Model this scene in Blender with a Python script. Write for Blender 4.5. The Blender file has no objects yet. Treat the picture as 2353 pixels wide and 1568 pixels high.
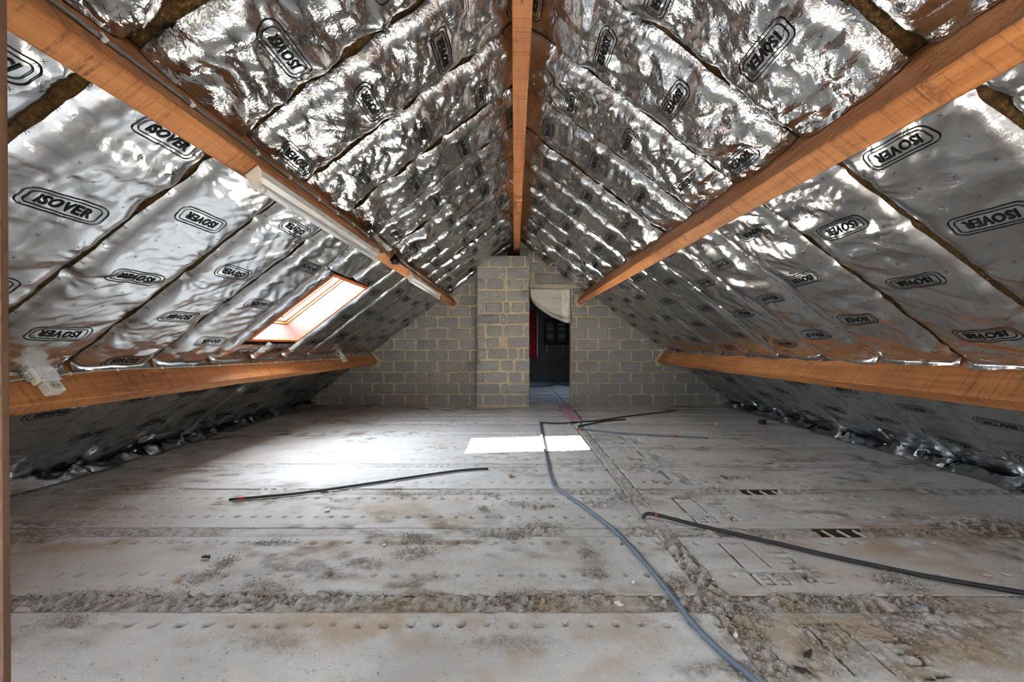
import bpy, bmesh, math, random
import numpy as np
from mathutils import Vector, Matrix

S = bpy.context.scene
C = S.collection
random.seed(5)
# ------------------------------------------------------------------ camera, light, exposure
F = 860.0            # focal length in pixels of the 2353 px wide frame
VX, VY = 1182.0, 793.0   # where the roof lines converge
H = 1.09             # camera height
cam = bpy.data.cameras.new('camera')
cam.sensor_width = 36.0
cam.lens = 36.0 * F / 2353.0
cam.shift_x = -(VX - 1176.5) / 2353.0
cam.shift_y = (VY - 784.0) / 2353.0
cam.clip_start = 0.05
cob = bpy.data.objects.new('camera', cam)
cob.location = (0, 0, H)
cob.rotation_euler = (math.pi / 2, 0, 0)
C.objects.link(cob)
S.camera = cob

S.view_settings.view_transform = 'Standard'
S.view_settings.look = 'None'
S.view_settings.gamma = 1.0
S.view_settings.use_curve_mapping = False
S.view_settings.exposure = 1.44
S.cycles.max_bounces = 6
S.cycles.diffuse_bounces = 3
S.cycles.glossy_bounces = 3
S.cycles.transparent_max_bounces = 8
S.cycles.sample_clamp_indirect = 20.0
S.cycles.adaptive_threshold = 0.15
S.cycles.use_light_tree = False
S.cycles.caustics_reflective = True
S.cycles.use_denoising = True

W = bpy.data.worlds.new('sky')
S.world = W
W.use_nodes = True
bg = W.node_tree.nodes['Background']
bg.inputs[0].default_value = (0.80, 0.90, 1.0, 1)
bg.inputs[1].default_value = 4.0
W.cycles.sampling_method = 'NONE'

sun = bpy.data.lights.new('sun', 'SUN')
sun.energy = 110.0
sun.angle = math.radians(0.5)
sun.color = (1.0, 0.95, 0.88)
so = bpy.data.objects.new('sun', sun)
so.rotation_euler = Vector((2.28, 0.42, -1.62)).to_track_quat('-Z', 'Y').to_euler()
so.location = (-6, 3, 6)
C.objects.link(so)
SKY_COL = (0.72, 0.86, 1.0)

# ------------------------------------------------------------------ numpy noise
def _hash(i, j, seed):
    i = i.astype(np.int64); j = j.astype(np.int64)
    n = (i * 374761393 + j * 668265263 + seed * 144665) & 0x7fffffff
    n = ((n ^ (n >> 13)) * 1274126177) & 0x7fffffff
    n = n ^ (n >> 16)
    return (n & 0xffff) / 65535.0

def vnoise(x, y, seed=0):
    x = np.asarray(x, float); y = np.asarray(y, float)
    x, y = np.broadcast_arrays(x, y)
    xi = np.floor(x); yi = np.floor(y)
    fx = x - xi; fy = y - yi
    fx = fx * fx * (3 - 2 * fx); fy = fy * fy * (3 - 2 * fy)
    a = _hash(xi, yi, seed); b = _hash(xi + 1, yi, seed)
    c = _hash(xi, yi + 1, seed); d = _hash(xi + 1, yi + 1, seed)
    return a + (b - a) * fx + (c - a) * fy + (a - b - c + d) * fx * fy

def fbm(x, y, seed=0, o=4):
    s = 0.0; a = 0.5
    for k in range(o):
        s = s + a * vnoise(x, y, seed + 17 * k)
        x = x * 2.03; y = y * 2.03; a *= 0.5
    return s

def sstep(a, b, x):
    t = np.clip((x - a) / (b - a), 0, 1)
    return t * t * (3 - 2 * t)

# ------------------------------------------------------------------ materials
MATS = {}
class N:
    """small node-tree helper"""
    def __init__(s, name):
        s.m = bpy.data.materials.new(name); s.m.use_nodes = True
        s.t = s.m.node_tree; s.t.nodes.clear()
        s.out = s.n('ShaderNodeOutputMaterial')
        MATS[name] = s.m
    def n(s, typ, **kw):
        nd = s.t.nodes.new(typ)
        for k, v in kw.items():
            if k.startswith('i_'):
                nd.inputs[k[2:].replace('_', ' ')].default_value = v
            else:
                setattr(nd, k, v)
        return nd
    def l(s, a, b):
        s.t.links.new(a, b)
    def coord(s, kind='Object', scale=(1, 1, 1), rot=(0, 0, 0)):
        tc = s.n('ShaderNodeTexCoord'); mp = s.n('ShaderNodeMapping')
        mp.inputs['Scale'].default_value = scale; mp.inputs['Rotation'].default_value = rot
        s.l(tc.outputs[kind], mp.inputs['Vector'])
        return mp.outputs['Vector']
    def noise(s, vec, scale, detail=4, rough=0.55, dist=0.0):
        nd = s.n('ShaderNodeTexNoise')
        nd.inputs['Scale'].default_value = scale; nd.inputs['Detail'].default_value = detail
        nd.inputs['Roughness'].default_value = rough; nd.inputs['Distortion'].default_value = dist
        s.l(vec, nd.inputs['Vector']); return nd.outputs['Fac']
    def ramp(s, fac, stops):
        r = s.n('ShaderNodeValToRGB'); e = r.color_ramp.elements
        while len(e) < len(stops): e.new(0.5)
        for k, (p, c) in enumerate(stops):
            e[k].position = p
            e[k].color = (c, c, c, 1) if isinstance(c, (int, float)) else (*c, 1)
        s.l(fac, r.inputs['Fac']); return r.outputs['Color']
    def mix(s, fac, a, b, mode='MIX'):
        m = s.n('ShaderNodeMix', data_type='RGBA', blend_type=mode)
        for key, v in ((0, fac), (6, a), (7, b)):
            if isinstance(v, bpy.types.NodeSocket): s.l(v, m.inputs[key])
            elif isinstance(v, (int, float)): m.inputs[key].default_value = v if key == 0 else (v, v, v, 1)
            else: m.inputs[key].default_value = (*v, 1)
        return m.outputs[2]
    def math(s, op, a, b=None):
        m = s.n('ShaderNodeMath', operation=op)
        for k, v in ((0, a), (1, b)):
            if v is None: continue
            if isinstance(v, bpy.types.NodeSocket): s.l(v, m.inputs[k])
            else: m.inputs[k].default_value = v
        return m.outputs[0]
    def bump(s, height, strength, dist, prev=None):
        b = s.n('ShaderNodeBump'); b.inputs['Strength'].default_value = strength
        b.inputs['Distance'].default_value = dist; s.l(height, b.inputs['Height'])
        if prev is not None: s.l(prev, b.inputs['Normal'])
        return b.outputs['Normal']
    def pbr(s, col, rough=0.6, metal=0.0, normal=None, spec=0.5):
        p = s.n('ShaderNodeBsdfPrincipled')
        for key, v in (('Base Color', col), ('Roughness', rough), ('Metallic', metal), ('Specular IOR Level', spec)):
            if isinstance(v, bpy.types.NodeSocket): s.l(v, p.inputs[key])
            elif isinstance(v, (int, float)): p.inputs[key].default_value = v
            else: p.inputs[key].default_value = (*v, 1)
        if normal is not None: s.l(normal, p.inputs['Normal'])
        s.l(p.outputs[0], s.out.inputs['Surface']); return p

def simple(name, col, rough=0.6, metal=0.0, nscale=None, namt=0.25, bumps=None):
    g = N(name)
    c = col; nrm = None
    if nscale:
        v = g.coord()
        f = g.noise(v, nscale, 5)
        c = g.mix(f, tuple(x * (1 - namt) for x in col), tuple(min(1, x * (1 + namt)) for x in col))
        if bumps: nrm = g.bump(f, bumps[0], bumps[1])
    g.pbr(c, rough, metal, nrm)
    return g.m

def foil_mat(name, rough, crinkle):
    g = N(name)
    v = g.coord()
    n1 = g.noise(g.coord(scale=(1.0, 0.62, 1.0)), 17, 2, 0.5)
    n2 = g.math('ABSOLUTE', g.math('SUBTRACT', g.noise(v, 44, 2, 0.6), 0.5))
    cr = g.math('ABSOLUTE', g.math('SUBTRACT', n1, 0.5))       # sharp creases where the noise crosses its mean
    b = g.bump(cr, 0.75 * crinkle, 0.012)
    b = g.bump(n2, 0.7 * crinkle, 0.005, b)
    # small printed registration crosses every 10 cm
    uv = g.n('ShaderNodeUVMap'); sp = g.n('ShaderNodeSeparateXYZ'); g.l(uv.outputs[0], sp.inputs[0])
    fu = g.math('ABSOLUTE', g.math('SUBTRACT', g.math('FRACT', g.math('MULTIPLY', sp.outputs[0], 8.0)), 0.5))
    fv = g.math('ABSOLUTE', g.math('SUBTRACT', g.math('FRACT', g.math('MULTIPLY', sp.outputs[1], 8.0)), 0.5))
    d1 = g.math('ABSOLUTE', g.math('SUBTRACT', fu, fv))
    mx = g.math('MAXIMUM', fu, fv)
    x1 = g.math('MULTIPLY', g.math('LESS_THAN', d1, 0.010), g.math('LESS_THAN', mx, 0.055))
    base = g.mix(n1, (0.60, 0.605, 0.61), (0.70, 0.70, 0.70))
    col = g.mix(x1, base, (0.03, 0.03, 0.035))
    met = g.math('SUBTRACT', 1.0, x1)
    rg = g.math('ADD', g.math('MULTIPLY', n1, 0.12), rough - 0.06)
    g.pbr(col, rg, met, b)
    return g.m
foil_mat('foil_crumpled', 0.21, 1.0)
foil_mat('foil_smooth', 0.24, 0.40)

def wood_mat(name, a, b, dark, saw=1.0, axis='Y'):
    g = N(name)
    rot = (0, 0, 0)
    v = g.coord(scale=(1, 1, 1))
    grain = g.noise(g.coord(scale=(38, 1.6, 38) if axis == 'Y' else (38, 38, 1.6)), 1.0, 5, 0.6, 0.5)
    big = g.noise(g.coord(scale=(6, .9, 6) if axis == 'Y' else (6, 6, .9)), 1.0, 3)
    c = g.mix(g.ramp(grain, [(0.3, 0.0), (0.72, 1.0)]), a, b)
    c = g.mix(g.ramp(big, [(0.40, 0.0), (0.75, 0.55)]), c, dark)
    # saw marks across the timber
    sm = g.noise(g.coord(scale=(2.0, 55, 2.0) if axis == 'Y' else (2, 2, 55)), 1.0, 3, 0.7, 0.15)
    spk = g.noise(g.coord(scale=(60, 160, 60)), 1.0, 3, 0.7)
    smr = g.math('MULTIPLY', g.ramp(sm, [(0.50, 0.0), (0.66, 1.0)]), g.ramp(spk, [(0.36, 0.0), (0.60, 1.0)]))
    c = g.mix(g.math('MULTIPLY', smr, 0.75 * saw), c, tuple(x * 0.35 for x in dark))
    vo = g.n('ShaderNodeTexVoronoi'); vo.inputs['Scale'].default_value = 1.0
    g.l(g.coord(scale=(7, 2.3, 7) if axis == 'Y' else (7, 7, 2.3)), vo.inputs['Vector'])
    kn = g.ramp(vo.outputs['Distance'], [(0.03, 0.9), (0.085, 0.0)])
    c = g.mix(kn, c, (0.09, 0.03, 0.012))
    h = g.math('ADD', grain, g.math('MULTIPLY', sm, 0.8))
    g.pbr(c, 0.62, 0.0, g.bump(h, 0.35, 0.004))
    return g.m
wood_mat('purlin_wood', (0.35, 0.120, 0.028), (0.56, 0.245, 0.074), (0.20, 0.062, 0.015))
wood_mat('rafter_wood', (0.16, 0.075, 0.03), (0.24, 0.12, 0.05), (0.08, 0.035, 0.015), 0.4)
wood_mat('post_wood', (0.07, 0.033, 0.015), (0.15, 0.075, 0.035), (0.03, 0.014, 0.007), 0.3, 'Z')
wood_mat('window_pine', (0.34, 0.12, 0.03), (0.42, 0.17, 0.05), (0.24, 0.08, 0.02), 0.1)
simple('trim_red', (0.46, 0.115, 0.03), 0.5, 0, 20, 0.2)
simple('lining_board', (0.17, 0.062, 0.045), 0.55, 0, 60, 0.06, (0.2, 0.002))
simple('frame_white', (0.62, 0.50, 0.36), 0.4)
simple('deck_dark', (0.07, 0.04, 0.025), 0.8, 0, 8, 0.3)

g = N('mineral_wool'); v = g.coord(scale=(1, 1, 1))
f = g.noise(v, 30, 6, 0.7); f2 = g.noise(v, 140, 4, 0.7)
g.pbr(g.mix(g.ramp(f, [(0.3, 0), (0.7, 1)]), (0.07, 0.034, 0.010), (0.34, 0.18, 0.055)), 0.95, 0, g.bump(g.math('ADD', f, f2), 0.9, 0.02))

g = N('print_black'); g.pbr((0.010, 0.010, 0.012), 0.6, 0.0, None, 0.2)

g = N('concrete_block'); v = g.coord()
oi = g.n('ShaderNodeObjectInfo')
f = g.noise(v, 7, 5, 0.6); fs = g.noise(v, 120, 3, 0.7)
vo = g.n('ShaderNodeTexVoronoi'); vo.inputs['Scale'].default_value = 95; g.l(v, vo.inputs['Vector'])
c = g.mix(g.ramp(f, [(0.3, 0), (0.7, 1)]), (0.26, 0.255, 0.24), (0.40, 0.395, 0.38))
c = g.mix(g.ramp(oi.outputs['Random'], [(0.0, 0.0), (1.0, 0.45)]), c, (0.24, 0.235, 0.23))
c = g.mix(g.ramp(fs, [(0.55, 0.0), (0.75, 0.75)]), c, (0.12, 0.115, 0.10))
c = g.mix(g.ramp(fs, [(0.25, 0.5), (0.4, 0.0)]), c, (0.62, 0.60, 0.56))
c = g.mix(g.ramp(g.noise(v, 3.0, 4, 0.6), [(0.56, 0.0), (0.74, 0.55)]), c, (0.34, 0.25, 0.13))
g.pbr(c, 0.92, 0, g.bump(g.math('ADD', fs, g.math('MULTIPLY', vo.outputs['Distance'], -0.5)), 0.7, 0.006))

g = N('mortar'); v = g.coord()
f = g.noise(v, 9, 5, 0.6); fs = g.noise(v, 90, 4, 0.7)
c = g.mix(g.ramp(f, [(0.3, 0), (0.7, 1)]), (0.46, 0.385, 0.255), (0.63, 0.55, 0.40))
c = g.mix(g.ramp(fs, [(0.55, 0.0), (0.8, 0.6)]), c, (0.17, 0.13, 0.075))
g.pbr(c, 0.95, 0, g.bump(g.math('ADD', f, fs), 0.8, 0.012))
simple('lintel_concrete', (0.50, 0.46, 0.38), 0.9, 0, 40, 0.2, (0.4, 0.004))
simple('red_brick', (0.42, 0.17, 0.12), 0.9, 0, 40, 0.3, (0.5, 0.005))

g = N('floor_concrete'); v = g.coord()
at = g.n('ShaderNodeAttribute', attribute_name='dirt_and_shade'); at2 = g.n('ShaderNodeAttribute', attribute_name='rust')  # first attribute also carries the painted shade of the engraved marks
f = g.noise(v, 1.7, 5, 0.6); fm = g.noise(v, 12, 5, 0.65); fs = g.noise(v, 170, 3, 0.7)
st = g.noise(g.coord(scale=(2.0, 14, 1)), 1.0, 4, 0.6)
c = g.mix(g.ramp(f, [(0.3, 0), (0.7, 1)]), (0.50, 0.475, 0.44), (0.66, 0.64, 0.615))
c = g.mix(g.ramp(st, [(0.42, 0.0), (0.75, 0.45)]), c, (0.50, 0.44, 0.37))
c = g.mix(g.ramp(fm, [(0.56, 0.0), (0.78, 0.5)]), c, (0.44, 0.36, 0.275))
c = g.mix(g.ramp(fs, [(0.62, 0.0), (0.74, 0.8)]), c, (0.20, 0.155, 0.115))
at3 = g.n('ShaderNodeAttribute', attribute_name='sand')
c = g.mix(g.math('MULTIPLY', at3.outputs['Fac'], 0.85), c, (0.43, 0.325, 0.225))
c = g.mix(g.math('MULTIPLY', at.outputs['Fac'], g.ramp(g.noise(v, 55, 5, 0.75), [(0.32, 0.25), (0.66, 1.0)])), c, (0.13, 0.083, 0.047))
c = g.mix(at2.outputs['Fac'], c, (0.46, 0.17, 0.055))
g.pbr(c, 0.82, 0, g.bump(g.math('ADD', g.math('MULTIPLY', fm, 0.7), fs), 0.45, 0.005), 0.35)
simple('grout_dust', (0.36, 0.31, 0.26), 0.95, 0, 60, 0.45, (0.8, 0.01))

simple('crumb_grit', (0.37, 0.325, 0.275), 0.95, 0, 45, 0.5)
simple('slot_shade', (0.065, 0.042, 0.027), 0.95, 0, 60, 0.4)  # dark colour standing in for the shade inside the floor slots
simple('plastic_cream', (0.72, 0.68, 0.58), 0.45)
simple('plastic_white', (0.78, 0.77, 0.74), 0.35)
simple('socket_recess', (0.50, 0.46, 0.37), 0.5)
simple('lamp_enamel', (0.74, 0.74, 0.70), 0.3)
simple('lamp_tube', (0.82, 0.84, 0.85), 0.22)
simple('cable_grey', (0.36, 0.35, 0.32), 0.5)
simple('cable_dark', (0.16, 0.155, 0.145), 0.5)
simple('cable_clip', (0.72, 0.71, 0.68), 0.4)
simple('conduit_grey', (0.15, 0.19, 0.235), 0.45, 0, 30, 0.2)
simple('conduit_black', (0.028, 0.028, 0.03), 0.5, 0, 40, 0.3)
simple('bulb_black', (0.008, 0.007, 0.006), 0.18)
simple('pink_board', (0.50, 0.29, 0.36), 0.6, 0, 14, 0.15, (0.2, 0.002))
simple('sheet_cloth', (0.74, 0.71, 0.65), 0.9, 0, 30, 0.05, (0.2, 0.003))
simple('curtain_red', (0.42, 0.012, 0.015), 0.8)
simple('curtain_hem', (0.45, 0.42, 0.40), 0.8)
simple('frame_dark', (0.015, 0.015, 0.017), 0.5)
simple('slat_grey', (0.42, 0.43, 0.39), 0.6)
simple('slat_dark', (0.15, 0.16, 0.14), 0.6)
simple('bracket_steel', (0.7, 0.7, 0.72), 0.35, 0.8)
simple('flake_white', (0.78, 0.78, 0.75), 0.8)
simple('flake_blue', (0.08, 0.25, 0.42), 0.6)
simple('chip_wood', (0.48, 0.34, 0.17), 0.8, 0, 60, 0.3)
simple('chip_dark', (0.05, 0.035, 0.025), 0.8)
simple('tape_red', (0.40, 0.04, 0.03), 0.6)
g = N('glass_pane')
tr = g.n('ShaderNodeBsdfTransparent'); gl = g.n('ShaderNodeBsdfGlossy'); gl.inputs['Roughness'].default_value = 0.03
mx = g.n('ShaderNodeMixShader'); mx.inputs[0].default_value = 0.06
g.l(tr.outputs[0], mx.inputs[1]); g.l(gl.outputs[0], mx.inputs[2]); g.l(mx.outputs[0], g.out.inputs['Surface'])

# ------------------------------------------------------------------ object helpers
def link(name, me, mat=None, parent=None, smooth=False):
    if isinstance(me, bmesh.types.BMesh):
        bm = me; me = bpy.data.meshes.new(name); bm.to_mesh(me); bm.free()
    o = bpy.data.objects.new(name, me); C.objects.link(o)
    if mat is not None:
        me.materials.clear(); me.materials.append(MATS[mat])
    if parent is not None: o.parent = parent
    if smooth and len(me.polygons):
        me.polygons.foreach_set('use_smooth', [True] * len(me.polygons))
    return o

def tag(o, label, cat, group=None):
    o['label'] = label; o['category'] = cat
    if group: o['group'] = group
    return o

def structure(o):
    o['kind'] = 'structure'; return o

def empty(name, loc=(0, 0, 0)):
    o = bpy.data.objects.new(name, None); o.empty_display_size = 0.1
    o.location = loc; C.objects.link(o); return o

def child(name, me, mat, root, smooth=False):
    """a part built in world coordinates under a thing whose empty sits anywhere"""
    o = link(name, me, mat, None, smooth)
    o.parent = root
    o.matrix_parent_inverse = Matrix.Translation(root.location).inverted() if root.type == 'EMPTY' else Matrix.Identity(4)
    return o

def box_bm(bm, x0, x1, y0, y1, z0, z1, M=None):
    vs = [bm.verts.new((x, y, z)) for x in (x0, x1) for y in (y0, y1) for z in (z0, z1)]
    for f in ((0, 1, 3, 2), (4, 6, 7, 5), (0, 4, 5, 1), (2, 3, 7, 6), (0, 2, 6, 4), (1, 5, 7, 3)):
        bm.faces.new([vs[k] for k in f])
    if M is not None:
        for v in vs: v.co = M @ v.co
    return vs

def box(x0, x1, y0, y1, z0, z1, bev=0.0, M=None, seg=1):
    bm = bmesh.new(); box_bm(bm, x0, x1, y0, y1, z0, z1)
    if bev: bmesh.ops.bevel(bm, geom=bm.edges[:], offset=bev, segments=seg, affect='EDGES', profile=0.7)
    if M is not None: bm.transform(M)
    bmesh.ops.recalc_face_normals(bm, faces=bm.faces[:])
    return bm

def tube(pts, r, n=8, ribs=None, caps=True):
    P = [Vector(p) for p in pts]; bm = bmesh.new(); rings = []
    up = Vector((0, 0, 1))
    for k, p in enumerate(P):
        d = (P[min(k + 1, len(P) - 1)] - P[max(k - 1, 0)]).normalized()
        a = d.cross(up)
        if a.length < 1e-3: a = d.cross(Vector((1, 0, 0)))
        a.normalize(); b = d.cross(a)
        rr = r(k) if callable(r) else r
        rings.append([bm.verts.new(p + a * rr * math.cos(2 * math.pi * q / n) + b * rr * math.sin(2 * math.pi * q / n)) for q in range(n)])
    for r0, r1 in zip(rings, rings[1:]):
        for q in range(n):
            bm.faces.new((r0[q], r0[(q + 1) % n], r1[(q + 1) % n], r1[q]))
    if caps:
        bm.faces.new(rings[0][::-1]); bm.faces.new(rings[-1])
    bmesh.ops.recalc_face_normals(bm, faces=bm.faces[:])
    return bm

def spline(pts, step):
    P = [np.array(p, float) for p in pts]
    P = [2 * P[0] - P[1]] + P + [2 * P[-1] - P[-2]]
    out = []
    for k in range(1, len(P) - 2):
        L = np.linalg.norm(P[k + 1] - P[k]); m = max(2, int(L / step))
        for q in range(m):
            t = q / m
            out.append(0.5 * ((2 * P[k]) + (P[k + 1] - P[k - 1]) * t + (2 * P[k - 1] - 5 * P[k] + 4 * P[k + 1] - P[k + 2]) * t * t
                       + (3 * P[k] - P[k - 1] - 3 * P[k + 1] + P[k + 2]) * t ** 3))
    out.append(P[-2])
    return [tuple(p) for p in out]

def fl(px, py, z=0.0):
    """floor point under a pixel"""
    Y = F * (H - z) / (py - VY)
    return ((px - VX) / F * Y, Y, z)

def grid_mesh(name, P, mat, parent=None, smooth=True, uv=None, attrs=None, flip=False):
    nu, nv = P.shape[:2]
    me = bpy.data.meshes.new(name)
    idx = np.arange(nu * nv).reshape(nu, nv)
    q = np.stack([idx[:-1, :-1], idx[1:, :-1], idx[1:, 1:], idx[:-1, 1:]], -1).reshape(-1, 4)
    if flip: q = q[:, ::-1]
    me.vertices.add(nu * nv); me.vertices.foreach_set('co', P.reshape(-1).astype(np.float32))
    me.loops.add(q.size); me.loops.foreach_set('vertex_index', q.reshape(-1).astype(np.int32))
    me.polygons.add(len(q)); me.polygons.foreach_set('loop_start', np.arange(0, q.size, 4, dtype=np.int32))
    me.polygons.foreach_set('loop_total', np.full(len(q), 4, dtype=np.int32))
    me.update(calc_edges=True)
    if uv is not None:
        lay = me.uv_layers.new(name='UVMap')
        lay.data.foreach_set('uv', uv.reshape(-1, 2)[q.reshape(-1)].reshape(-1).astype(np.float32))
    for k, a in (attrs or {}).items():
        at = me.attributes.new(k, 'FLOAT', 'POINT'); at.data.foreach_set('value', a.reshape(-1).astype(np.float32))
    me.validate()
    return link(name, me, mat, parent, smooth)

# ------------------------------------------------------------------ roof geometry
XA, ZA = 0.078, H + 1.94          # apex of the foil planes
TH = math.atan(0.767); CT, ST = math.cos(TH), math.sin(TH)
YW = 6.8                          # gable wall
YB, YF = -3.0, 11.5               # room behind the camera, far end of the next room
def rp(side, t, y, h=0.0):
    """point on a roof slope: t down the slope from the apex, h out of it into the room"""
    sx = -1 if side == 'left' else 1
    return np.array([XA + sx * (t * CT - h * ST), y, ZA - t * ST - h * CT])
def rframe(side, y, t, h):
    """matrix with local X = down the slope, Y = world Y, Z = into the room"""
    sx = -1 if side == 'left' else 1
    M = Matrix(((sx * CT, 0, -sx * ST, 0), (0, 1, 0, 0), (-ST, 0, -CT, 0), (0, 0, 0, 1)))
    return Matrix.Translation(Vector(rp(side, t, y, h))) @ M
def rbox(side, t0, t1, y0, y1, h0, h1, bev=0.0, seg=1):
    return box(t0, t1, y0, y1, h0, h1, bev, rframe(side, 0, 0, 0), seg)
TFL = (ZA - 0.0) / ST             # slope length down to the floor

SKY = {'left': [(3.335, 4.08, 2.14, 3.09), (-1.55, -0.55, 1.95, 3.1)], 'right': [(-1.75, -0.55, 1.9, 3.1), (8.3, 9.0, 2.0, 2.7)]}  # only the first left opening is seen, the others are added
CEIL = {}
for side in ('left', 'right'):
    bm = bmesh.new(); M = rframe(side, 0, 0, 0)
    ys = sorted({YB, YF} | {v for s in SKY[side] for v in s[:2]})
    for y0, y1 in zip(ys, ys[1:]):
        holes = [s for s in SKY[side] if s[0] <= y0 + 1e-6 and s[1] >= y1 - 1e-6]
        ts = [-0.15] + [v for s in holes for v in s[2:]] + [TFL + 0.35]
        for k in range(0, len(ts), 2):
            box_bm(bm, ts[k], ts[k + 1], y0, y1, -0.22, -0.19, M)
    bmesh.ops.recalc_face_normals(bm, faces=bm.faces[:])
    CEIL[side] = structure(link('ceiling_' + side, bm, 'deck_dark'))

# timbers: t range, h of the room-side face at the near and the far end
BEAMS = {}
def beam(name, side, near, far, label):
    (ya, ta0, ta1, ha), (yb, tb0, tb1, hb) = near, far
    def at(y):
        k = (y - ya) / (yb - ya); return [a + (b - a) * k for a, b in ((ta0, tb0), (ta1, tb1), (ha, hb))]
    bm = bmesh.new(); rings = []
    ysamp = np.linspace(YB + 0.15, YW - 0.006, 60)
    for k, y in enumerate(ysamp):
        t0, t1, h = at(y); w = 0.0025
        j = lambda s: (vnoise(y * 2.3, s * 9.7, 3 + len(name)) - 0.5) * 2 * w
        sec = [(t0 + j(1), -0.10), (t0 + j(2), h - 0.005), (t0 + 0.005, h + j(3)), (t1 - 0.005, h + j(4)), (t1 + j(5), h - 0.005), (t1 + j(6), -0.10)]
        rings.append([bm.verts.new(rp(side, a, y, b)) for a, b in sec])
    for r0, r1 in zip(rings, rings[1:]):
        for q in range(6): bm.faces.new((r0[q], r0[(q + 1) % 6], r1[(q + 1) % 6], r1[q]))
    bm.faces.new(rings[0]); bm.faces.new(rings[-1][::-1])
    bmesh.ops.recalc_face_normals(bm, faces=bm.faces[:])
    o = tag(link(name, bm, 'purlin_wood'), label, 'beam', 'roof timbers')
    BEAMS[name, side] = at
    return o
MLt = dict(near=(0.93, 1.6246, 1.707, 0.265), far=(6.8, 1.6246, 1.707, 0.265))
beam('upper_purlin', 'left', MLt['near'], MLt['far'], 'orange timber purlin on the left slope carrying both tube lamps')
beam('upper_purlin', 'right', (0.93, 1.596, 1.694, 0.263), (6.8, 1.54, 1.625, 0.278), 'bare orange upper purlin crossing the right slope without lamps or cables')
beam('lower_purlin', 'left', (0.93, 3.386, 3.476, 0.2355), (6.8, 3.386, 3.476, 0.2355), 'low orange purlin under the skylight with socket box and grey cable')
beam('lower_purlin', 'right', (0.93, 3.337, 3.437, 0.252), (6.8, 3.337, 3.437, 0.245), 'low orange purlin along the right slope above the floor edge')
bm = bmesh.new(); rings = []
for y in np.linspace(YB + 0.15, YW + 0.1, 50):
    j = lambda s: (vnoise(y * 2.3, s * 7.7, 91) - 0.5) * 0.004
    rings.append([bm.verts.new((x, y, z)) for x, z in ((-0.012 + j(1), H + 2.12), (-0.012 + j(2), H + 1.705), (-0.008, H + 1.70 + j(3)), (0.088, H + 1.70 + j(4)), (0.092 + j(5), H + 1.705), (0.092 + j(6), H + 2.12))])
for r0, r1 in zip(rings, rings[1:]):
    for q in range(6): bm.faces.new((r0[q], r0[(q + 1) % 6], r1[(q + 1) % 6], r1[q]))
bm.faces.new(rings[0]); bm.faces.new(rings[-1][::-1]); bmesh.ops.recalc_face_normals(bm, faces=bm.faces[:])
tag(link('ridge_beam', bm, 'purlin_wood'), 'narrow orange ridge beam running along the peak of the roof', 'beam', 'roof timbers')

# ------------------------------------------------------------------ printed logo template
def logo_template(step, res):
    bm = bmesh.new()
    cu = bpy.data.curves.new('lettering', 'FONT'); cu.body = 'ISOVER'; cu.size = 0.060
    cu.offset = 0.0022; cu.shear = 0.14; cu.resolution_u = res; cu.align_x = 'CENTER'; cu.space_character = 1.12
    ob = bpy.data.objects.new('lettering', cu); C.objects.link(ob)
    bpy.context.view_layer.update()
    dg = bpy.context.evaluated_depsgraph_get()
    me = bpy.data.meshes.new_from_object(ob.evaluated_get(dg))
    co = np.zeros(len(me.vertices) * 3); me.vertices.foreach_get('co', co); co = co.reshape(-1, 3)
    cx = (co[:, 0].min() + co[:, 0].max()) / 2; cy = (co[:, 1].min() + co[:, 1].max()) / 2
    sx = 0.172 / (co[:, 0].max() - co[:, 0].min()); sy = 0.044 / (co[:, 1].max() - co[:, 1].min())
    me.transform(Matrix.Diagonal((sx, sy, 1, 1)) @ Matrix.Translation((-cx, -cy, 0)))
    bm.from_mesh(me)
    bpy.data.objects.remove(ob); bpy.data.curves.remove(cu); bpy.data.meshes.remove(me)
    def ring(hx, hy, r, w):
        ns = 4 * res
        a = []
        for sxx, syy, a0 in ((1, 1, 0), (-1, 1, 90), (-1, -1, 180), (1, -1, 270)):
            for k in range(ns // 2 + 1):
                th = math.radians(a0 + 90 * k / (ns // 2))
                a.append((sxx * (hx - r), syy * (hy - r), math.cos(th), math.sin(th)))
        vo = [bm.verts.new((x + c * r, y + s * r, 0)) for x, y, c, s in a]
        vi = [bm.verts.new((x + c * (r - w), y + s * (r - w), 0)) for x, y, c, s in a]
        for k in range(len(a)):
            q = (k + 1) % len(a); bm.faces.new((vo[k], vo[q], vi[q], vi[k]))
    ring(0.131, 0.050, 0.034, 0.0042)
    ring(0.112, 0.036, 0.022, 0.0036)
    k = -0.14
    while k <= 0.14:
        bmesh.ops.bisect_plane(bm, geom=bm.verts[:] + bm.edges[:] + bm.faces[:], plane_co=(k, 0, 0), plane_no=(1, 0, 0))
        if abs(k) <= 0.06:
            bmesh.ops.bisect_plane(bm, geom=bm.verts[:] + bm.edges[:] + bm.faces[:], plane_co=(0, k, 0), plane_no=(0, 1, 0))
        k += step
    bm.verts.ensure_lookup_table(); bm.verts.index_update()
    co = np.array([v.co[:2] for v in bm.verts]); fs = [[v.index for v in f.verts] for f in bm.faces]
    bm.free()
    return co, fs
LOGO_FINE = logo_template(0.01, 3)
LOGO_COARSE = logo_template(0.02, 1)

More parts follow.
